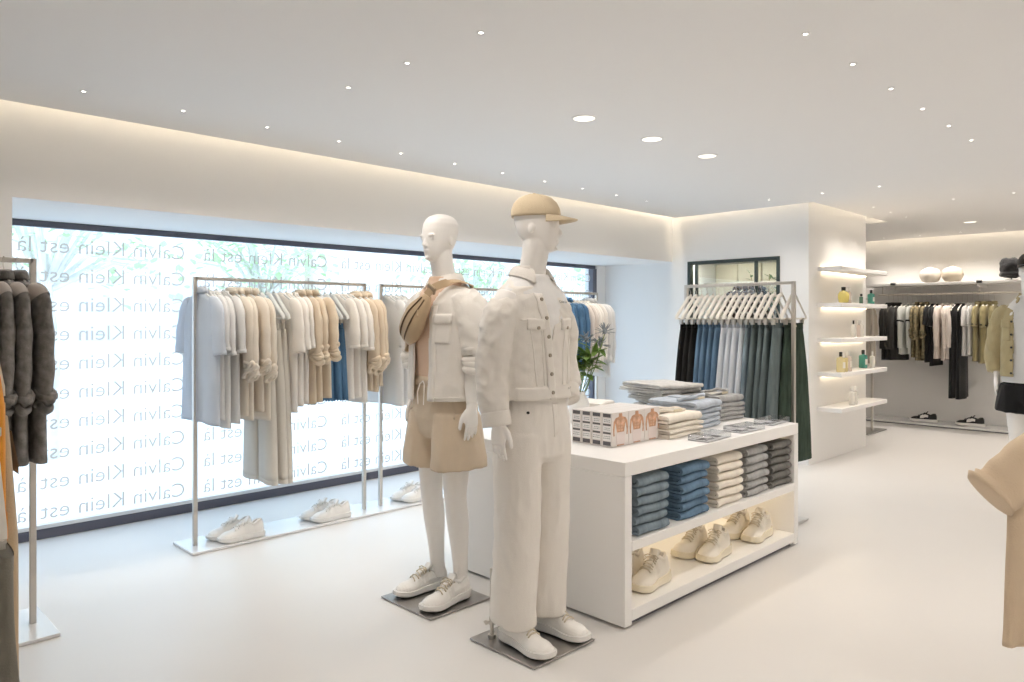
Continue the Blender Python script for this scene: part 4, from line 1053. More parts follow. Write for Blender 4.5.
def patch_mb(bvh, quad, nu=8, nv=8, lift=.003, th=.003, dirn=V((0,1,0)), start=-.6, seed=0):
    """a cloth piece lying on the garment: quad of four (x, z) corners cast along dirn"""
    def cast(u, v):
        a = V(quad[0]).lerp(V(quad[1]), u); b = V(quad[3]).lerp(V(quad[2]), u); q = a.lerp(b, v)
        o = V((q.x, start, q.y)) if abs(dirn.y) > .5 else V((start, q.x, q.y))
        h = bvh.ray_cast(o, dirn, 1.2)
        return (h[0], h[1]) if h[0] is not None else (None, None)
    top = []; bot = []; last = None
    for j in range(nv+1):
        for i in range(nu+1):
            p, n = cast(i/nu, j/nv)
            if p is None: p, n = last if last else (V((quad[0][0],0,quad[0][1])), -dirn)
            if n.dot(dirn) > 0: n = -n
            last = (p, n); e = 0 if 0 < i < nu and 0 < j < nv else .4
            top.append(p+n*(lift+th*(1-e))); bot.append(p+n*(lift-.004))
    mb = MB(); w = nu+1; N = len(top); f = []
    for j in range(nv):
        for i in range(nu):
            a = j*w+i; f.append((a,a+1,a+w+1,a+w)); f.append((N+a,N+a+w,N+a+w+1,N+a+1))
    edge = [i for i in range(w)]+[j*w+nu for j in range(1,nv+1)]+[nv*w+i for i in range(nu-1,-1,-1)]+[j*w for j in range(nv-1,0,-1)]
    for k in range(len(edge)):
        a, b = edge[k], edge[(k+1)%len(edge)]; f.append((a,N+a,N+b,b))
    return mb.add(top+bot, f)
def text_mb(body, w, bvh, cx, z, lift=.006):
    c = bpy.data.curves.new('t','FONT'); c.body = body; o = link('t', c); bpy.context.view_layer.update()
    me = bpy.data.meshes.new_from_object(o.evaluated_get(bpy.context.evaluated_depsgraph_get())); bpy.data.objects.remove(o)
    xs = [v.co.x for v in me.vertices]; K = w/(max(xs)-min(xs)); mb = MB(); pts = []
    for v in me.vertices:
        x = cx+(v.co.x-(max(xs)+min(xs))/2)*K; zz = z+v.co.y*K; h = bvh.ray_cast(V((x,-.7,zz)), V((0,1,0)), 1.4)
        pts.append((h[0]+V((0,-lift,0))) if h[0] else V((x,-.15,zz)))
    return mb.add(pts, [tuple(p.vertices) for p in me.polygons])

def top_mesh(P, seed, vox=.0065):
    """jacket, overshirt: torso and sleeves in one surface"""
    h = P['hem']; g = P.get('g',1.0); mb = MB()
    tr = [(h-.01,.0,P['hw'],P['hd']),(h+.02,.0,P['hw'],P['hd']),((h+1.30)/2,.0,.5*(P['hw']+.215*g),.5*(P['hd']+.15*g)),(1.30,.0,.215*g,.150*g),(1.40,.0,.216*g,.150*g),(1.47,.004,.208*g,.136*g),(1.525,.010,.180*g,.108*g),(1.56,.013,.125*g,.088*g),(1.585,.013,.088,.076),(1.625,.008,.078,.072),(1.66,.004,.076,.072)]
    mb.loft([ell_ring((0,y,z),a,b,34,2.5) for z,y,a,b in tr])
    for s in (-1,1):
        pts, rr = resample([(s*x,y,z) for x,y,z in (P['slL'] if s > 0 and 'slL' in P else P['sl'])], P['slr'], 5); mb.loft(path_rings(pts, rr, 22))
    me = remesh(mb, vox, 4, .5)
    ez = P.get('elbow',1.2)
    def k(p):
        a = 1.0
        if abs(p.x) > .215*g: a = 1.7
        if p.z > 1.57: a *= .3
        return a
    wrinkle(me, P.get('amp',.007), seed, scale=P.get('ws',(7,7,6)), rings=k)
    return me

def pants_mesh(P, seed, vox=.0065):
    mb = MB(); wz, hz = P['waist'], P['hem']
    mb.loft([ell_ring((0,y,z),a,b,34,2.4) for z,y,a,b in ((wz+.01,.0,.154,.114),(wz-.04,.0,.160,.118),(wz-.12,.004,.176,.130),(wz-.20,.004,.180,.134),(wz-.27,.002,.165,.125),(wz-.30,.0,.11,.10))])
    for s in (-1,1):
        pts, rr = resample([(s*x,y,z) for x,y,z in P['leg']], P['legr'], 6); mb.loft(path_rings(pts, rr, 26))
    me = remesh(mb, vox, 4, .5); wrinkle(me, P.get('amp',.006), seed, scale=P.get('ws',(8,8,3.2)))
    return me

def collar_mb(P=None, h=.075, open_=.06, cy=.010, z0=1.600, flare=1.0):
    """folded shirt collar around the neck, open at the front (-y)"""
    mb = MB(); rows = []; n = 30
    for k in range(n+1):
        t = k/n; a = -PI/2+open_+ (2*PI-2*open_)*t; fr = abs(t-.5)*2; f3 = fr**4
        ca, sa = math.cos(a), math.sin(a)
        p0 = V((.078*ca, cy+.074*sa, z0-.028-.030*f3)); p1 = V((.074*ca, cy+.071*sa, z0+.020-.016*f3)); p2 = V((.080*ca, cy+.077*sa, z0+.030-.018*f3))
        p3 = V(((.104+.016*f3*flare)*ca, cy+(.100+.022*f3)*sa, z0-.018-.050*f3)); p4 = p3+V((0,0,-.004))-V((ca,sa,0))*.004
        rows.append([p0,p1,p2,p3,p4,p2-V((ca,sa,0))*.004-V((0,0,.004))])
    return mb.loft(rows)

def mannequin(label, loc, rz, P, sc=1.0):
    t = thing('mannequin', label, 'mannequin', loc, rz, None); t.scale = (sc,sc,sc)
    bo = link('body', body_mesh(P), t)
    return t
def torso_mesh(z0, z1, grow, seed=1, neck=1.60):
    tors = [(.97,.004,.166,.113),(1.06,.0,.150,.108),(1.16,-.004,.148,.108),(1.28,-.006,.156,.112),(1.38,-.006,.165,.114),(1.46,.0,.169,.106),(1.52,.006,.150,.089),(1.555,.010,.112,.076),(1.585,.010,.082,.068),(1.605,.006,.070,.062)]
    mb = MB().loft([ell_ring((0,y,z),a+grow,b+grow,34,2.3) for z,y,a,b in tors if z0 <= z <= z1])
    me = remesh(mb, .008, 3); wrinkle(me, .004, seed, scale=(9,9,6)); return me
def base_plate(t, x0, x1, y0, y1, rod, knob=True):
    b = obj('base_plate', MB().box(x0,x1,y0,y1,-.012,-.004), M['plate2'], t, .002)
    x, y, h = rod; r = MB().tube([(x,y,-.004),(x,y,h)], .009, 12); r.tube([(x,y,-.004),(x,y,.012)], .018, 14); r.tube([(x,y,.055),(x,y,.088)], .0125, 12)
    ro = obj('support_rod', r, M['metal'], b)
    obj('clamp_screw', MB().tube([(x-.012,y,.072),(x-.034,y,.072)], .004, 8).tube([(x-.03,y,.072),(x-.036,y,.072)], .010, 10).tube([(x-.033,y-.014,.072),(x-.033,y+.014,.072)], .004, 8), M['metal'], ro)
def wear_shoes(t, pr, xs, ys, sc=1.0, rot=(0,0)):
    for k in range(2):
        g = pr[k]; made = []
        for nm, me, of, lab, bev in g.parts:
            if not made:
                pass
            o = link(nm if of is not None or made else 'shoe_sole', me)
            made.append(o)
        root = made[1]                      # the upper carries the rest of the shoe
        root.name = 'shoe'; root.parent = t; root.location = (xs[k],ys[k],.0); root.rotation_euler = (0,0,rot[k]); root.scale = (sc*1.04,sc,sc*1.14)
        for o in made:
            if o is not root: o.parent = root

# ---- the capped mannequin in white denim, nearest the camera
m2 = mannequin('tall white mannequin in white denim jacket, white trousers and tan cap', (2.305,2.205,.015), 0, dict(yaw=.62, wx=.226, curl=.45, armL=[(.140,.004,1.495),(.172,.006,1.435),(.196,.012,1.34),(.212,.026,1.22),(.200,.0,1.12),(.150,-.040,1.01)]), .995)
J = dict(slL=[(.125,.006,1.480),(.172,.008,1.42),(.208,.014,1.32),(.230,.030,1.20),(.224,.008,1.12),(.182,-.038,1.035)], hem=1.045, hw=.176, hd=.132, g=.84, sl=[(.125,.006,1.480),(.172,.008,1.42),(.208,.014,1.32),(.224,.020,1.20),(.232,.008,1.08),(.228,-.015,.955)], slr=[(.045,.06),(.066,.078),(.069,.076),(.067,.073),(.063,.069),(.052,.058)], amp=.0065, ws=(7,7,8))
jm = top_mesh(J, 3)
jb = bvh_of(jm)
def vneck(p, w0, z0, z1, wmin=0.0):     # the opening between the two fronts
    return p.y < -.01 and z0 < p.z < z1 and abs(p.x) < wmin+(w0-wmin)*(p.z-z0)/(z1-z0)
xl = lambda z: -.004-.05*max(0,(z-1.05)/.5)
cut(jm, lambda p: p.z > 1.628 or (p.y < -.01 and p.z > 1.30 and xl(p.z)+.004 < p.x < xl(p.z)+.01+.125*(p.z-1.30)/.30) or p.z < 1.047 and abs(p.x) < .19)
jo = cloth_obj('jacket', jm, M['c_offwhite'], m2)
cl_ = obj('collar', collar_mb(open_=.52, flare=1.5), M['c_offwhite'], jo, angle=180, subsurf=1)
pk = patch_mb(jb, [(xl(1.5)-.036,1.5),(xl(1.5)+.008,1.5),(.010,1.05),(-.034,1.05)], 4, 26, .002, .004); obj('placket', pk, M['c_offwhite'], jo, angle=180)
obj('hem_band', patch_mb(jb, [(-.165,1.105),(.165,1.105),(.165,1.05),(-.165,1.05)], 36, 5, .001, .004), M['c_offwhite'], jo, angle=180)
for s in (-1,1):
    obj('yoke_seam', patch_mb(jb, [(s*.045,1.385),(s*.155,1.392),(s*.155,1.387),(s*.045,1.380)], 14, 1, .001, .003), M['c_offwhite'], jo, angle=180)
    obj('front_seam', patch_mb(jb, [(s*.075,1.38),(s*.080,1.38),(s*.058,1.11),(s*.053,1.11)], 1, 18, .001, .003), M['c_offwhite'], jo, angle=180)
    obj('front_seam', patch_mb(jb, [(s*.125,1.38),(s*.130,1.38),(s*.095,1.11),(s*.090,1.11)], 1, 18, .001, .003), M['c_offwhite'], jo, angle=180)
    fl = obj('pocket_flap', patch_mb(jb, [(s*.050,1.392),(s*.135,1.396),(s*.135,1.348),(s*.05,1.345)], 10, 5, .003, .005), M['c_offwhite'], jo, angle=180)
    h = jb.ray_cast(V((s*.092,-.6,1.354)), V((0,1,0)))
    if h[0]: obj('button', MB().tube([h[0]+h[1]*.006,h[0]+h[1]*.011], .0075, 12), M['button'], fl)
    # cuffs
    c = V((-.228,-.015,.958)) if s < 0 else V((.182,-.038,1.038)); d = (V((-.228,-.015,.955))-V((-.232,.008,1.08))).normalized() if s < 0 else (V((.182,-.038,1.035))-V((.224,.008,1.12))).normalized()
    obj('cuff', MB().loft(path_rings([c-d*.05,c-d*.045,c,c+d*.012,c+d*.010], [(.058,.064),(.060,.066),(.059,.065),(.057,.063),(.045,.051)], 22), True, True), M['c_offwhite'], jo, angle=180)
for k in range(6):
    z = 1.475-.079*k; h = jb.ray_cast(V((xl(z)-.010,-.6,z)), V((0,1,0)))
    if h[0]: obj('button', MB().tube([h[0]+V((0,-.004,0)),h[0]+V((0,-.011,0))], [.0088,.0075], 12), M['button'], jo)
obj('chest_print', text_mb('Calvin Klein', .075, jb, .088, 1.462, .007), M['ink'], jo, smooth=False)
obj('pocket_print', text_mb('Calvin Klein', .055, jb, .115, 1.088, .009), M['ink'], jo, smooth=False)
obj('inner_tee', finish(torso_mesh(1.05,1.60,.006,4), M['c_white']), None, m2) if False else link('tee', finish(torso_mesh(1.05,1.60,.006,4), fabric('bright_white_tee', (.86,.85,.84), .02)), m2)
PN = dict(waist=1.075, hem=.075, leg=[(.088,.0,.90),(.092,-.002,.78),(.093,.0,.50),(.093,.012,.28),(.093,.022,.085)], legr=[(.092,.118),(.095,.114),(.091,.104),(.090,.104),(.090,.108)], amp=.0068, ws=(9,9,3.6))
pm_ = pants_mesh(PN, 8); pb = bvh_of(pm_)
tr = cloth_obj('trousers', pm_, M['c_offwhite'], m2)
obj('fly', patch_mb(pb, [(-.004,1.03),(.030,1.03),(.026,.90),(.0,.89)], 4, 10, .001, .003), M['c_offwhite'], tr, angle=180)
h = pb.ray_cast(V((-.125,-.6,1.0)), V((0,1,0)))
if h[0]: obj('rivet', MB().tube([h[0]+h[1]*.0,h[0]+h[1]*.008], .006, 10), M['black'], tr)
wear_shoes(m2, sh_run, (.092,-.092), (.088,.088), 1.0, (.10,-.04))
base_plate(m2, -.200,.181,-.205,.188, (-.130,.120,.30))
# cap
hc = V((0,-.026,1.685)); Rz = Matrix.Rotation(.62,3,'Z')
cm = MB(); rings = []
for z,y,a,b in ((.150,.003,.0795,.1065),(.160,.003,.081,.108),(.185,.005,.080,.106),(.212,.007,.071,.094),(.234,.008,.054,.072),(.247,.009,.030,.040),(.2515,.009,.008,.010)): rings.append([hc+Rz@p for p in ell_ring((0,y,z),a,b,36,2.1)])
cm.loft([[hc+Rz@p for p in ell_ring((0,.003,.152),.076,.103,36,2.1)]]+rings, True, True); cap = obj('cap', cm, M['c_tan'], m2, angle=180)
cap.data.materials[0] = fabric('tan_cap_cotton', (.67,.555,.39), .04)
cm_ = cap.data.materials[0]
bm_ = MB(); rr = []
for k in range(15):
    u = -1+2*k/14; x = .074*u; yb = -.098*math.sqrt(max(0,1-(u*.86)**2)); out = .082*(1-abs(u)**2.6)
    z0_ = .158-.005*u*u; row = []
    for v_ in (0,.33,.66,1.0): row.append((x*(1+.05*v_), yb-out*v_, z0_-.020*v_-.008*u*u*v_))
    rr.append([hc+Rz@V(q) for q in row]+[hc+Rz@V((q[0],q[1],q[2]-.004)) for q in row[::-1]])
bm_.loft(rr); obj('cap_brim', bm_, cm_, cap, angle=180)
obj('cap_button', MB().ell(hc+Rz@V((0,.009,.2525)), .008,.008,.004,10,6), cm_, cap, angle=180)
for k in range(6):
    a = k*PI/3+.52; pts = []
    for z,y,ra,rb in ((.160,.003,.081,.108),(.185,.005,.080,.106),(.212,.007,.071,.094),(.234,.008,.054,.072),(.247,.009,.030,.040),(.2515,.009,.008,.010)):
        pts.append(hc+Rz@V((ra*1.005*math.cos(a), y+rb*1.005*math.sin(a), z)))
    obj('cap_seam', MB().tube(pts, .0014, 5), cm_, cap)

# ---- the bareheaded mannequin with the strap bag
m1 = mannequin('white bareheaded mannequin in cream overshirt, peach tee and beige shorts', (2.352,2.865,.015), -PI/2, dict(yaw=.02, wx=.232, curl=.35), .995)
J1 = dict(hem=.985, hw=.205, hd=.150, g=.92, sl=[(.145,.006,1.495),(.198,.008,1.43),(.232,.012,1.33),(.246,.016,1.24),(.248,.012,1.205)], slr=[(.066,.08),(.084,.09),(.080,.086),(.076,.082),(.072,.078)], amp=.006)
om = top_mesh(J1, 13); ob = bvh_of(om)
cut(om, lambda p: p.z > 1.628 or (p.y < -.02 and abs(p.x+.008) < .052+.055*max(0,(p.z-1.45)/.17)) or (p.z < .985 and abs(p.x) < .22))
oo = cloth_obj('overshirt', om, M['c_offwhite'], m1)
obj('collar', collar_mb(open_=.42, flare=1.5), M['c_offwhite'], oo, angle=180, subsurf=1)
for s in (-1,1):
    pe = patch_mb(ob, [(s*.085,1.405),(s*.165,1.405),(s*.165,1.27),(s*.085,1.27)], 9, 10, .002, .003); po_ = obj('chest_pocket', pe, M['c_offwhite'], oo, angle=180)
    obj('pocket_flap', patch_mb(ob, [(s*.082,1.415),(s*.168,1.415),(s*.168,1.368),(s*.082,1.368)], 9, 5, .005, .006), M['c_offwhite'], po_, angle=180)
    obj('front_band', patch_mb(ob, [(s*.062,1.46),(s*.095,1.46),(s*.095,.99),(s*.062,.99)], 3, 30, .001, .004), M['c_offwhite'], oo, angle=180)
    kn = MB(); rnd = random.Random(5+s); c = V((s*.245,.010,1.195))
    for q in range(5):
        kn.torus(c+V((0,0,.062-.028*q)), .055+.006*rnd.random(), .020, Matrix.Rotation(rnd.uniform(-.2,.2),3,'X') @ Matrix.Rotation(rnd.uniform(-.2,.2),3,'Y') @ Matrix.Diagonal((1,1.04,1)), 26, 9, .035, q)
    obj('rolled_cuff', kn, M['c_offwhite'], oo, angle=180)
obj('hem_seam', patch_mb(ob, [(.06,1.012),(.22,1.012),(.22,1.007),(.06,1.007)], 16, 1, .001, .003), M['c_offwhite'], oo, angle=180)
link('tee', finish(torso_mesh(1.0,1.61,.014,6), M['c_peach']), m1)
PS = dict(waist=1.10, hem=.66, leg=[(.096,.0,.92),(.104,-.002,.84),(.114,-.004,.74),(.120,-.004,.655)], legr=[(.100,.124),(.110,.132),(.120,.140),(.127,.148)], amp=.007, ws=(9,9,3))
sm_ = pants_mesh(PS, 18); sb = bvh_of(sm_); so_ = cloth_obj('shorts', sm_, M['c_sand'], m1)
wbm = MB().loft([ell_ring((0,0,z),a,b,48,2.4,f=lambda th: .012*math.sin(24*th)) for z,a,b in ((1.105,.158,.116),(1.108,.168,.126),(1.085,.172,.130),(1.062,.170,.128),(1.060,.160,.12))]); wo = obj('gathered_waistband', wbm, M['c_sand'], so_, angle=180)
dr = MB()
for s in (-1,1): dr.tube([(0,-.136,1.085),(s*.018,-.142,1.07),(s*.026,-.150,1.03),(s*.022,-.150,.97)], .003, 6)
obj('drawstring', dr, M['c_offwhite'], so_)
for s in (-1,1): obj('pocket_seam', patch_mb(sb, [(s*.125,1.03),(s*.131,1.03),(s*.176,.91),(s*.172,.905)], 1, 10, .001, .004), M['c_sand'], so_, angle=180)
wear_shoes(m1, sh_run, (.100,-.092), (.070,.088), 1.0, (.06,-.10))
base_plate(m1, -.20,.20,-.246,.138, (.0,.105,.32))
# waist bag slung across the chest: a thing of its own
bagm = pmat('tan_nylon', (.50,.37,.235), .5, spec=.35, var=.08, bump=.15, bscale=40)
bag = thing('waist_bag', 'tan zipped waist bag strapped across the bareheaded mannequin', 'bag', (2.352,2.865,.015), -PI/2)
pts = [V((.062,-.150,1.500)),V((.040,-.158,1.465)),V((-.012,-.172,1.395)),V((-.066,-.172,1.315)),V((-.092,-.160,1.272))]
bp_, br_ = resample(pts, [(.020,.012),(.046,.022),(.074,.034),(.070,.034),(.030,.014)], 5)
ax = (pts[3]-pts[1]).normalized(); fr_ = V((0,-1,0)); bd_ = MB(); rg = path_rings(bp_, br_, 22, V((0,-1,0)), 2.5, lambda th,i: .03*math.sin(5*th+i*.7))
bd_.loft(rg); bo_ = obj('pouch', bd_, bagm, bag, angle=180)
for k in range(2):
    zp = [ (sum(r_,V())/22)+V((0,-1.0*br_[i][1]-.001,0))+V((ax.z,0,-ax.x))*((-.25,.38)[k])*br_[i][0] for i, r_ in enumerate(rg)][3:-3]
    zz = obj('zip', MB().tube(zp, .0042, 6), pmat('brass_zip', (.13,.085,.045), .5, .3) if k == 0 else bpy.data.materials['brass_zip'], bo_)
    if k == 0: obj('zip_pull', MB().tube([zp[4],zp[4]+V((.004,-.008,-.03))], [.003,.006], 8), bagm, bo_)
sp_ = []
top = [(.058,-.156,1.50),(.092,-.140,1.535),(.118,-.085,1.560),(.126,.0,1.567),(.116,.085,1.540),(.05,.150,1.45),(-.05,.165,1.36),(-.15,.14,1.29),(-.205,.04,1.25),(-.190,-.09,1.235),(-.092,-.162,1.272)]
tp_, _ = resample(top, [(.02,.02)]*len(top), 4); rows = []
for i, p in enumerate(tp_):
    tt = (tp_[min(i+1,len(tp_)-1)]-tp_[max(i-1,0)]).normalized(); o_ = V((p.x*.8, p.y, .25 if 8 < i < 16 else 0)).normalized(); o_ = (o_-tt*o_.dot(tt)).normalized(); b_ = tt.cross(o_)
    rows.append([p+b_*.019+o_*.002,p+b_*.019+o_*.006,p-b_*.019+o_*.006,p-b_*.019+o_*.002])
obj('strap', MB().loft(rows), bagm, bag, angle=60)
bu = MB().box(-.026,.026,-.006,.006,-.020,.020); bo2 = obj('buckle', bu, pmat('bag_buckle', (.36,.27,.17), .4), bag, .003, loc=(.084,-.148,1.530)); bo2.rotation_euler = (.5,.6,.3)

# ---- mannequin in khaki at the right edge
MX, MY = 6.68, 1.165
m3 = mannequin('mannequin at the right edge in open khaki jacket, white tee and black shorts', (MX,MY,.015), face(-.98,.12), dict(yaw=.15, wx=.226, curl=.5), .975)
J3 = dict(hem=.965, hw=.196, hd=.145, g=.90, sl=[(.14,.006,1.495),(.188,.008,1.43),(.222,.014,1.32),(.240,.018,1.20),(.246,.008,1.08),(.236,-.012,1.0)], slr=[(.064,.078),(.080,.088),(.076,.083),(.072,.078),(.068,.073),(.058,.064)], amp=.0065)
km = top_mesh(J3, 23); kb = bvh_of(km)
cut(km, lambda p: p.z > 1.628 or (p.y < -.02 and abs(p.x) < .075+.04*max(0,(p.z-1.45)/.17)) or (p.z < .967 and abs(p.x) < .21))
ko = cloth_obj('jacket', km, M['c_khaki'], m3)
obj('collar', collar_mb(open_=.55, flare=1.6), M['c_khaki'], ko, angle=180, subsurf=1)
for s in (-1,1):
    po_ = obj('chest_pocket', patch_mb(kb, [(s*.098,1.40),(s*.168,1.40),(s*.168,1.25),(s*.098,1.25)], 9, 10, .002, .004), M['c_khaki'], ko, angle=180)
    obj('pocket_flap', patch_mb(kb, [(s*.095,1.415),(s*.170,1.415),(s*.170,1.355),(s*.095,1.345)], 9, 5, .006, .006), M['c_khaki'], po_, angle=180)
    for k in range(5):
        h = kb.ray_cast(V((s*.088,-.6,1.40-.10*k)), V((0,1,0)))
        if h[0]: obj('button', MB().tube([h[0]+h[1]*.003,h[0]+h[1]*.011], .008, 10), M['black'], ko)
tm = MB().loft([ell_ring((0,0,z),a,b,34,2.4) for z,a,b in ((.925,.192,.140),(.93,.193,.141),(1.06,.182,.132),(1.16,.172,.125))]); tmm = remesh(tm, .008, 3)
tt3 = link('tee', finish(torso_mesh(1.05,1.61,.014,9), M['c_white']), m3)
tt4 = link('tee_hem', finish(tmm, M['c_white']), tt3)
p3 = pants_mesh(dict(waist=1.06, hem=.70, leg=[(.098,.0,.90),(.108,-.002,.82),(.118,-.004,.74),(.122,-.004,.695)], legr=[(.10,.125),(.112,.13),(.118,.136),(.122,.142)], amp=.006, ws=(9,9,3)), 28)
cloth_obj('shorts', p3, M['c_black'], m3)
wear_shoes(m3, sh_run, (.092,-.092), (.088,.088), 1.0, (.1,-.06)); base_plate(m3, -.15,.15,-.2,.2, (-.13,.15,.30))
Rk = Matrix.Rotation(.15,3,'Z'); capm = fabric('dark_brown_cap', (.045,.036,.028), .1)
rings = [[hc+Rk@p for p in ell_ring((0,y,z),a,b,30,2.1)] for z,y,a,b in ((.152,.003,.076,.103),(.150,.003,.0795,.1065),(.160,.003,.081,.108),(.185,.005,.080,.106),(.212,.007,.071,.094),(.234,.008,.054,.072),(.247,.009,.030,.040),(.2515,.009,.008,.010))]
c3 = obj('cap', MB().loft(rings), capm, m3, angle=180)
obj('cap_brim', MB().loft([[hc+Rk@V((p-hc)) if False else hc+Rk@(Rz.inverted()@(p-hc)) for p in r_] for r_ in rr]), capm, c3, angle=180)
# ---------------------------------------------------------------- perfume shelves
SZ = (1.907,1.556,1.215,.883,.542)
sh = Proto('wall_shelf')
for k, z in enumerate(SZ):
    t = thing('wall_shelf', '%s white lit shelf from the top on the perfume wall' % ORD[k], 'shelf', (7.765,2.97,z), 0, 'perfume wall shelves')
    obj('board', MB().box(-.645,.60,-.235,-.002,-.042,0), M['lacquer'], t, .004)
    if k < 4: obj('light_strip', MB().box(-.56,.56,-.032,-.016,-.0505,-.0425), M['led2'], t)
    if k == 0: obj('light_strip', MB().box(-.56,.56,-.022,-.006,.0005,.010), M['led2'], t)
def bottle(label, x, y, z, kind, colm, capm, h, w):
    b = thing('perfume_bottle', label, 'bottle', (x,y,z+.001), .3, 'bottles on the perfume wall')
    if kind == 'round': prof = [(w*.55,0),(w*.85,h*.05),(w,h*.35),(w*.96,h*.55),(w*.7,h*.70),(w*.28,h*.75),(w*.25,h*.80)]
    elif kind == 'tall': prof = [(w*.9,0),(w,h*.02),(w,h*.66),(w*.92,h*.70),(w*.35,h*.74),(w*.3,h*.78)]
    else: prof = None
    if prof: o = obj('flask', MB().lathe(prof,24), colm, b, angle=60)
    else: o = obj('flask', MB().box(-w,w,-w*.55,w*.55,0,h*.72), colm, b, .006); 
    if not prof: obj('neck', MB().lathe([(w*.3,h*.715),(w*.3,h*.78)],14), M['metal'], b)
    obj('cap', MB().lathe([(w*.36,h*.775),(w*.38,h*.78),(w*.38,h*.99),(w*.34,h)],18), capm, b, angle=60)
    lab_ = MB().loft([[V((w*1.012*math.cos(a),w*1.012*math.sin(a),zz)) for a in [-2.6+.09*q for q in range(24)]] for zz in (h*.2,h*.5)], False, False, False) if prof and kind == 'tall' else MB().box(-w*.6,w*.6,-w*.57 if not prof else -w*1.02,-w*.55 if not prof else -w*1.0,h*.2,h*.5)
    obj('label', lab_, bpy.data.materials['bottle_label'], b)
pmat('bottle_label', (.80,.77,.70), .6)
def bg(n, c): return pmat(n, c, .12, spec=.7)
yel, grn, clr, wht, gry = bg('yellow_perfume',(.78,.66,.20)), bg('green_perfume',(.06,.30,.24)), bg('blush_glass',(.72,.62,.57)), bg('white_glass',(.80,.78,.74)), bg('smoke_green_glass',(.13,.24,.19))
yb = pmat('pale_yellow_glass', (.80,.68,.36), .15, spec=.7)
bottle('round yellow bottle with dark cap on the second shelf', 7.300,2.785,SZ[1],'round',yel,M['black'],.155,.052)
bottle('blush glass bottle beside the round yellow one, second shelf', 7.440,2.785,SZ[1],'flat',clr,M['lacquer'],.15,.034)
bottle('slim pale bottle behind the blush one, second shelf', 7.500,2.830,SZ[1],'tall',wht,M['lacquer'],.15,.022)
bottle('small dark green bottle at the right of the second shelf', 8.080,2.900,SZ[1],'flat',gry,M['black'],.11,.032)
bottle('green bottle with pump cap, right end of the second shelf', 8.250,2.860,SZ[1],'tall',grn,M['black'],.155,.036)
bottle('slim frosted bottle with dark cap on the third shelf', 7.620,2.810,SZ[2],'tall',wht,M['black'],.17,.022)
bottle('white square bottle on the third shelf', 7.730,2.800,SZ[2],'flat',clr,M['lacquer'],.17,.032)
bottle('narrow white bottle, rightmost on the third shelf', 7.830,2.810,SZ[2],'tall',wht,M['lacquer'],.17,.024)
bottle('tall pale yellow bottle with dark cap on the fourth shelf', 7.270,2.800,SZ[3],'tall',yb,M['black'],.195,.040)
bottle('pale amber square bottle on the fourth shelf', 7.370,2.790,SZ[3],'flat',yb,M['lacquer'],.19,.034)
bottle('tall blush bottle beside the amber one, fourth shelf', 7.470,2.800,SZ[3],'tall',clr,M['lacquer'],.20,.030)
bottle('green bottle with black cap on the fourth shelf', 8.050,2.870,SZ[3],'tall',grn,M['black'],.19,.042)
bottle('clear slim bottle beside the green one, fourth shelf', 8.200,2.830,SZ[3],'tall',wht,M['lacquer'],.17,.026)
bottle('white slim bottle on the lowest shelf, left of two', 7.520,2.790,SZ[4],'tall',wht,M['lacquer'],.18,.026)
bottle('white square bottle on the lowest shelf, right of two', 7.620,2.790,SZ[4],'flat',wht,M['lacquer'],.175,.038)

# vases on the far shelf
for k, (y, m_) in enumerate(((2.99,(.62,.57,.50)),(2.73,(.54,.47,.37)))):
    v = thing('round_vase', ('pale round pottery vase on the far shelf, left of two','sand coloured round pottery vase on the far shelf, right of two')[k], 'vase', (10.78,y,1.8785), 0, 'round vases on the far shelf'); v.scale = (.8,.8,.95)
    obj('vase', MB().lathe([(.07,0),(.12,.025),(.155,.08),(.158,.12),(.135,.175),(.08,.205),(.035,.212),(.03,.222),(.024,.215),(.024,.19)],28), pmat('pottery%d' % k, m_, .8, var=.06), v, angle=180)
# black cap and pouch on the far shelf by the khaki mannequin
bc = thing('knitted_hat', 'black knitted hat on a stand, on the far shelf behind the khaki mannequin', 'hat', (10.72,2.07,1.8785))
obj('stand', MB().lathe([(.07,0),(.07,.008),(.01,.012),(.01,.10)],16), M['black'], bc)
hm = remesh(MB().ell((0,0,.15), .115,.12,.125,20,12).ell((.0,.05,.22), .07,.07,.06).torus((0,0,.07),.105,.022,None,24,8), .012, 2); wrinkle(hm, .012, 5, scale=(14,14,14)); link('crown', finish(hm, M['c_black']), bc)

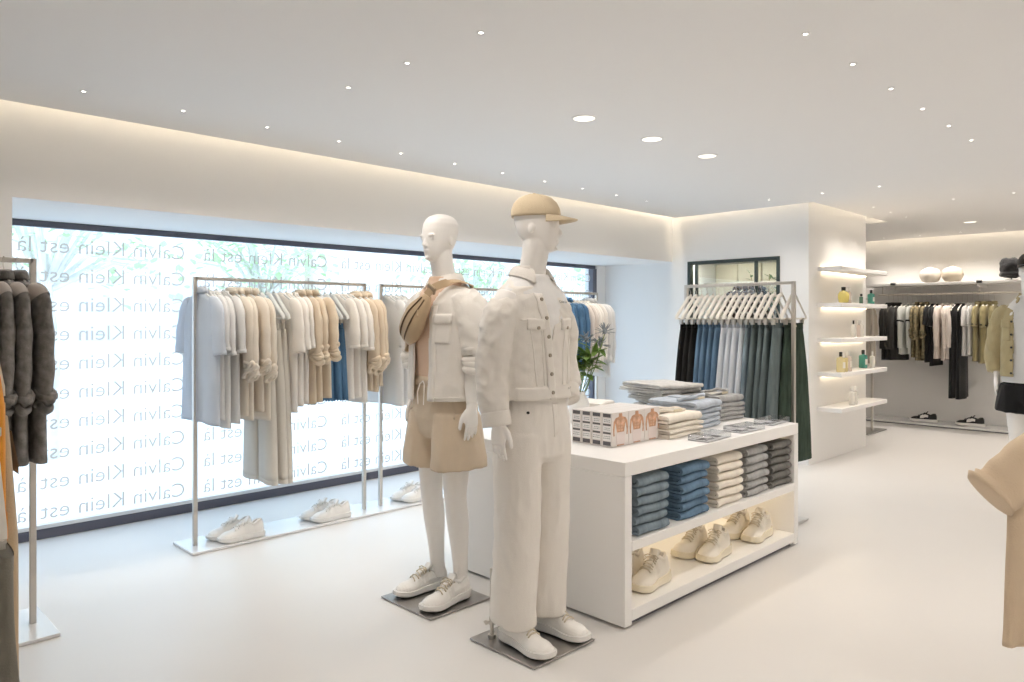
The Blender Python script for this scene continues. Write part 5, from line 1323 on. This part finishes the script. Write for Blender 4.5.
# tan tee hanging low at the right edge, on the arm of a display stand beyond the picture
def cam_pt(d, r, z): return V((d*math.cos(T)+r*math.sin(T), d*math.sin(T)-r*math.cos(T), z))
st = thing('display_stand', 'low metal display stand beyond the right edge, holding the tan tee', 'display stand', cam_pt(1.9,1.80,0), T)
obj('base_plate', MB().box(-.13,.13,-.10,.16,.002,.014), M['plate'], st, .002); obj('post', MB().box(-.0125,.0125,-.0125,.0125,.014,1.1685), M['metal'], st, .002)
obj('arm', MB().box(.0125,.52,-.0125,.0125,1.1465,1.1685), M['metal'], st, .002)
p_tt = shirt_proto('tan_tee', M['c_tan2'], 'wide', .80, .235, 61, 'round', 1.2, A=.022)
p_tt.put('tan short-sleeved tee hanging at the right edge of the picture', 'shirt', cam_pt(2.33,1.815,1.155), T+PI/2)
HW.put('hanger of the tan tee at the right edge', 'hanger', cam_pt(2.33,1.815,1.155), T+PI/2)

# clothes reaching in at the left edge
rk = rack('clothes_rack', 'low metal rack left of the picture, only its clothes reaching in', -.75, .40, 2.45, 1.46, [(-.58,.58,-.2,.2)], M['white_plate'])
jt = recolor(p_wide, {M['c_stone']: M['c_tan']}); jt.put('pair of tan wide trousers at the left edge, below the grey denim jackets', 'trousers', (.385,2.45,1.4455), PI/2, None, (1.12,1.3,.98))
HWC.put('clip hanger of the tan trousers at the left edge', 'hanger', (.385,2.45,1.4455), PI/2)
po = shirt_proto('orange_top', M['c_orange'], None, .60, .24, 71, 'round', 1.1)
po.put('orange top at the left edge, in front of the tan trousers', 'shirt', (.335,2.45,1.4455), PI/2+.12, None, (1.12,1,1)); HW.put('hanger of the orange top at the left edge', 'hanger', (.335,2.45,1.4455), PI/2+.12)
lk = rack('clothes_rack', 'lowest metal rack left of the picture, holding the grey wool skirt', -.75, .10, 2.2, 1.13, [(-.5,.5,-.16,.16)], M['white_plate'])
obj('rail_end', MB().box(.425,.70,-.0125,.0125,1.108,1.13), M['metal'], lk, .002)
skirt_proto('wool_skirt', M['c_gcoat'], .68, .16, .25, 81).put('grey wool skirt at the lower left corner', 'skirt', (.362,2.2,1.1155), PI/2)
HWC.put('clip hanger of the grey wool skirt at the lower left corner', 'hanger', (.362,2.2,1.1155), PI/2, None, (.52,1,1))
